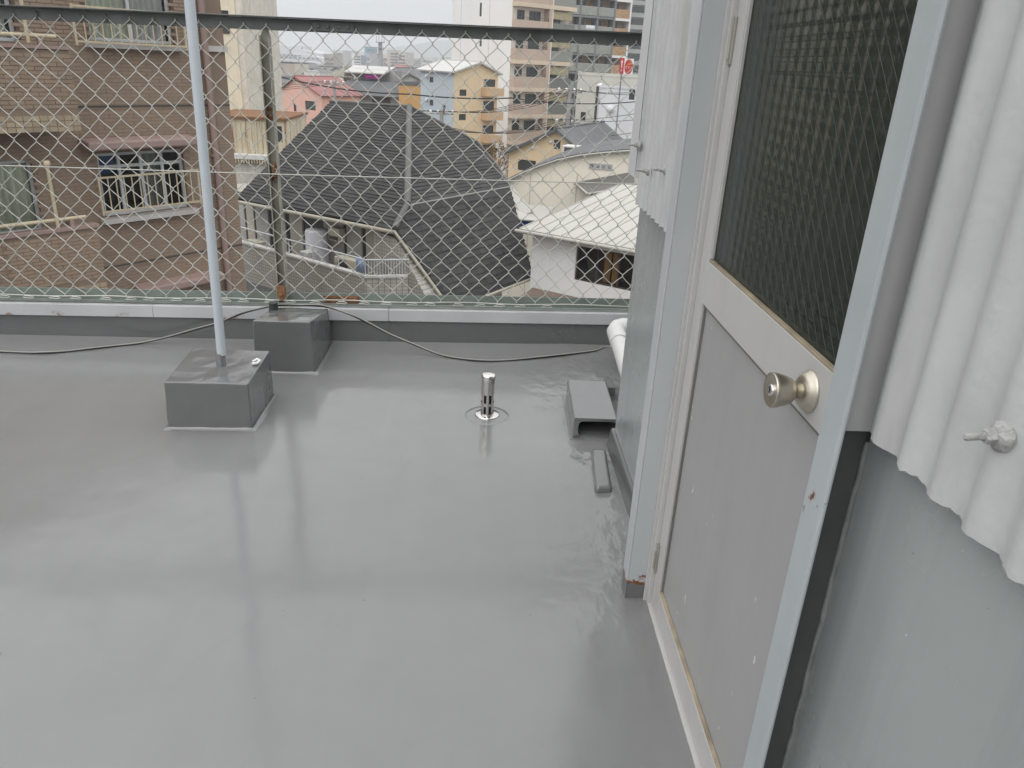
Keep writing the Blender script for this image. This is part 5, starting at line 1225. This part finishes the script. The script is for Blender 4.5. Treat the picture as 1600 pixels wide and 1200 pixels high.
for k in range(22):
    x = 395 + k * 15 + rr.uniform(-6, 6); Y = rr.uniform(190, 340)
    y = 60 + .0525 * x + rr.uniform(17, 24) - (Y - 190) * .035
    _w = rr.uniform(16, 30); _c = rr.choice(cols_); _r = rr.choice((M_ROOFG, M_ROOFL, M_ROOFG, M_SLATE)); _a = rr.uniform(-45, 45)
    _n = ('pale grey', 'grey', 'cream', 'dark grey', 'tan', 'white')[cols_.index(_c)]; _rn = {M_ROOFG: 'grey', M_ROOFL: 'pale', M_SLATE: 'dark'}[_r]
    _where = 'above the pink house' if x < 505 else 'behind the quilt terrace' if x < 600 else 'left of the blue wall' if x < 655 else 'behind the yellow gable'
    small_house(x, y, _w, Y, _c, _r, _a, 'distant_house', 'tiny distant ' + _n + ' house with ' + _rn + ' roof ' + _where, 'distant houses below the skyline', gable=rr.random() < .6, dep=9, win=True)

# ------------------------------------------------------------------ city skyline
def block(px, pt, wpx, Y, col, label, group=None, rows=4, colsn=4, name='city_block', dep=18, glass=None):
    c_ = on_y(px, pt, Y); F = Fr((c_.x, c_.y), rr.uniform(-30, 30)); w = wpx / FPX * Y * 1.06
    b = Bld(name, label, F, -w / 2, w / 2, -dep, GZ, c_.z, 'building', group)
    h = c_.z - GZ
    for i in range(rows):
        z0 = c_.z - h * .62 * (i + 1) / rows; 
        b.window('front', (-w * .42, w * .42, z0, z0 + h * .62 / rows * .5), mull=colsn, fw=.25, pane=glass or M_WIN2)
    b.walls(wallm('city_%d_%d_%d' % tuple(int(x * 100) for x in col), col)); b.flat_roof(wallm('city_%d_%d_%d' % tuple(int(x * 100) for x in col), col), 1.0, .5)
    return b
block(581, 75, 15, 700, (.12, .26, .34), 'distant teal glass office slab on the skyline', rows=5, glass=mat('teal_glass', (.05, .16, .22), .2))
block(552, 88, 8, 600, (.16, .24, .34), 'small distant blue block on the skyline', rows=3, colsn=2)
block(618, 81, 16, 520, (.50, .45, .42), 'distant beige apartment block right of the chimney mast', rows=6)
block(628, 84, 10, 500, (.55, .52, .48), 'narrow pale block beside the beige apartment block', rows=5, colsn=2)
block(530, 81, 12, 560, (.50, .49, .48), 'distant pale apartment block left of the blue block', rows=6, colsn=3)
block(514, 87, 14, 480, (.38, .34, .31), 'distant brown block beside the arena', rows=3)
for k in range(26):
    x = 505 + k * 11.5 + rr.uniform(-5, 5); Y = rr.uniform(520, 1100)
    _c = rr.choice(cols_); _n = ('pale grey', 'grey', 'cream', 'dark grey', 'tan', 'white')[cols_.index(_c)]
    block(x, 60 + .0525 * x + rr.uniform(-9, 2.5) + (3 if x > 640 else 0), rr.uniform(7, 17), Y, _c, _n + ' hazy block on the distant city skyline ' + ('left' if x < 594 else 'right') + ' of the mast', 'hazy skyline blocks', rows=rr.randint(2, 5), colsn=3)
# mast
c_ = on_y(594, 66, 230); mt_ = thing('mast', 'tall slim grey mast rising over the distant city', 'mast', (c_.x, c_.y, GZ))
m = MB(); m.tube([(c_.x, c_.y, GZ), (c_.x, c_.y, c_.z)], .75, 10, r1=.55); m.build('shaft', wallm('mast_grey', (.36, .36, .37)), mt_)
for dz in (0, -1.4): m = MB(); m.lathe((c_.x, c_.y, c_.z + dz), (0, 0, 1), [(-.1, 1.3), (.1, 1.3)], 10); m.build('platform', wallm('mast_grey', (.36, .36, .37)), mt_)
for dx in (-1, -.3, .5, 1.1): m = MB(); m.tube([(c_.x + dx, c_.y, c_.z), (c_.x + dx, c_.y, c_.z + 1.6)], .08, 5); m.build('antenna', wallm('mast_grey', (.36, .36, .37)), mt_)
# arena: long low hall with curved roof and window bands
c_ = on_y(440, 96, 520); F = Fr((c_.x, c_.y), -4); p = lambda x, y, n=0: F.px(x, y, n)
ar = thing('arena', 'long pale hazy arena with stepped roof on the left skyline', 'arena', F(0, -30, GZ))
M_ARN = wallm('arena_grey', (.50, .51, .52)); uL, uR = p(300, 90)[0], p(528, 95)[0]
steps = [(0, [(300, 94), (385, 93), (430, 92), (480, 96), (512, 101), (528, 108)]), (-14, [(300, 84), (390, 82), (440, 82), (480, 86), (508, 92), (520, 99)]), (-30, [(300, 76), (395, 74), (440, 74), (475, 78), (500, 84)])]
for n0, pts in steps:
    top = [p(x, y, n0) for x, y in pts]; m = MB(); poly = top + [(top[-1][0], GZ), (top[0][0], GZ)]
    m.prism([F(u, n0 - 40, z) for u, z in poly], [F(u, n0, z) for u, z in poly]); m.build('tier', M_ARN, ar)
for n0, y0, y1, xs_ in ((.3, 97, 99, range(382, 500, 9)), (-13.7, 88.5, 89.8, range(382, 500, 7)), (-13.7, 85.3, 86.3, range(382, 470, 6))):
    for x in xs_:
        a, z1 = p(x, y0 + max(0, (x - 445) * .06), n0); b = p(x + 4, y0, n0)[0]; z0 = z1 - (p(x, y0, n0)[1] - p(x, y1, n0)[1]); m = MB(); m.box(F, a, b, n0, n0 + .4, z0, z1); m.build('window', M_WIN, ar)
for x in range(400, 480, 13): u, z = p(x, 74, -40); m = MB(); m.box(F, u - 2.2, u + 2.0, -46, -42, z - 3, z + rr.uniform(.5, 2.4)); m.build('rooftop_plant', M_ARN, ar)
# elevated road
c_ = on_y(440, 106, 330); F = Fr((c_.x, c_.y), 6); p = lambda x, y, n=0: F.px(x, y, n)
rd = thing('elevated_road', 'elevated concrete road on piers below the arena', 'road bridge', F(0, 0, GZ))
z = p(440, 107)[1]; uL, uR = p(280, 100)[0], p(560, 112)[0]
M_CONC = wallm('concrete_pale', (.40, .40, .39))
m = MB(); m.box(F, uL, uR, -9, 0, z - 1.4, z); m.build('deck', M_CONC, rd)
m = MB(); m.box(F, uL, uR, .001, .3, z - .4, z + 1.2); m.build('side_barrier', M_CONC, rd)
for k in range(14): u = uL + (uR - uL) * (k + .5) / 14; m = MB(); m.box(F, u - .8, u + .8, -6, -3.5, GZ, z - 1.401); m.build('pier', M_CONC, rd)
for k in range(8): u = uL + (uR - uL) * (k + .3) / 8; m = MB(); m.tube([F(u, -.2, z), F(u, -.2, z + 4.5), F(u, -1.4, z + 5.1)], .1, 6); m.build('lamp_post', M_CONC, rd)

# ------------------------------------------------------------------ utility poles and cables
M_UP = mat('concrete_pole', (.33, .32, .30), .8, .1); M_INS = mat('porcelain_white', (.75, .75, .73), .3); M_CBL = mat('black_cable', (.02, .02, .02), .6)
def upole(px, ptop, Y, label, arms, r=.16):
    c_ = on_y(px, ptop, Y); F = Fr((c_.x, c_.y), -GRID + 50); rt = thing('utility_pole', label, 'pole', (c_.x, c_.y, GZ), 'utility poles')
    m = MB(); m.tube([(c_.x, c_.y, GZ), (c_.x, c_.y, c_.z)], r * 1.4, 10, r1=r); m.build('shaft', M_UP, rt)
    ends = []
    for dz in arms:
        m = MB(); m.box(F, -1.0, 1.0, -.05, .05, c_.z + dz - .05, c_.z + dz + .05); ar_ = m.build('cross_arm', M_UP, rt)
        for u in (-.9, -.3, .35, .9):
            m = MB(); m.lathe(F(u, 0, c_.z + dz + .05), (0, 0, 1), [(0, .06), (.06, .14), (.12, .08), (.18, .13), (.24, .07), (.28, 0)], 10); m.build('insulator', M_INS, ar_)
            ends.append(F(u, 0, c_.z + dz + .25))
    return ends
e1 = upole(690, 172, 66, 'concrete utility pole with insulators before the blue and yellow building', (-.3, -1.6))
e2 = upole(522, 128, 84, 'concrete utility pole with white insulators before the red roof', (-.2,))
e3 = upole(891, 138, 64, 'concrete utility pole before the dark grey tower', (-.3, -2.6, -4))
e4 = [on_y(1100, 130, 62), on_y(1100, 135, 62), on_y(1100, 150, 62), on_y(1100, 165, 62), on_y(1100, 180, 62), on_y(1100, 195, 62)]
e0 = [on_y(250, 110, 110), on_y(250, 118, 110), on_y(250, 128, 108), on_y(250, 136, 108)]
def strand(a, b, sag, label, r=.022):
    pts = [a.lerp(b, i / 16) - Vector((0, 0, sag * 4 * (i / 16) * (1 - i / 16))) for i in range(17)]
    m = MB(); m.tube(pts, r, 5); setp(m.build('power_line', M_CBL), label, 'cable', 'power lines strung between the poles')
for i in range(4):
    strand(e0[i], e2[i], .8, 'thin black power line running left from the pole before the red roof')
    strand(e2[i], e1[i], .9, 'thin black power line between the poles before the red roof and blue wall')
for i in range(8): strand(e1[i], e3[i], .7, 'thin black power line passing before the yellow building')
for i in range(6): strand(e3[i * 2], e4[i], .5, 'thin black power line running right from the pole before the grey tower')
strand(on_y(640, 147, 60), on_y(800, 153, 62), .15, 'thick black cable passing before the blue and yellow building', .05)
strand(on_y(430, 118, 62), on_y(640, 147, 60), .3, 'thick black cable passing above the dark shingle roof', .05)
strand(on_y(800, 153, 62), on_y(1060, 150, 64), .5, 'thick black cable passing before the white balcony tower', .04)
# bare tree by the ochre house
c_ = on_y(772, 262, 60); tr_ = thing('bare_tree', 'small bare brown tree in front of the yellow building', 'tree', (c_.x, c_.y, GZ))
M_BARK = mat('bark', (.11, .075, .045), .9, .2, 4); m = MB(); b0 = Vector((c_.x, c_.y, c_.z - 1)); m.tube([(c_.x, c_.y, GZ), b0], .16, 8, r1=.10); m.build('trunk', M_BARK, tr_)
m = MB(); rt_ = random.Random(4); L = MB()
def branch(p, d, ln, r, dep):
    q = p + d * ln * .5 + Vector((rt_.uniform(-.1, .1), rt_.uniform(-.1, .1), 0)) * ln; e = q + (d + Vector((0, 0, .25))).normalized() * ln * .5
    m.tube([p, q, e], r, 5, r1=r * .55)
    if dep == 0:
        for _ in range(3):
            c = e + Vector((rt_.uniform(-.2, .2), rt_.uniform(-.2, .2), rt_.uniform(-.2, .2))); a = Vector((rt_.uniform(-1, 1), rt_.uniform(-1, 1), rt_.uniform(-1, 1))).normalized() * .09; b = a.cross(Vector((.3, .5, .8))).normalized() * .06
            L.face([c - a, c + b, c + a, c - b])
        return
    for _ in range(3):
        branch(e.lerp(q, rt_.uniform(0, .5)), (d + Vector((rt_.uniform(-.8, .8), rt_.uniform(-.8, .8), rt_.uniform(-.1, .5)))).normalized(), ln * .68, r * .55, dep - 1)
for a in range(6): branch(b0, Vector((math.cos(a), math.sin(a), 1.0)).normalized(), 1.3, .06, 3)
m.build('crown', M_BARK, tr_); L.build('leaves', mat('dry_leaf', (.22, .14, .05), .8, .3, 5), tr_, kind='stuff')

# ------------------------------------------------------------------ haze
t = NT('town_haze'); t.t.nodes.remove(t.p); pv = t.n('ShaderNodeVolumePrincipled'); pv.inputs['Color'].default_value = (.88, .905, .93, 1); pv.inputs['Density'].default_value = .0007; pv.inputs['Anisotropy'].default_value = .2
t.l(pv.outputs[0], t.out.inputs['Volume'])
m = MB(); m.xbox(-3600, 3600, -320, 3600, GZ - 1, 110); hz = m.build('haze', t.m); setp(hz, 'pale grey haze hanging over the town', kind='stuff')
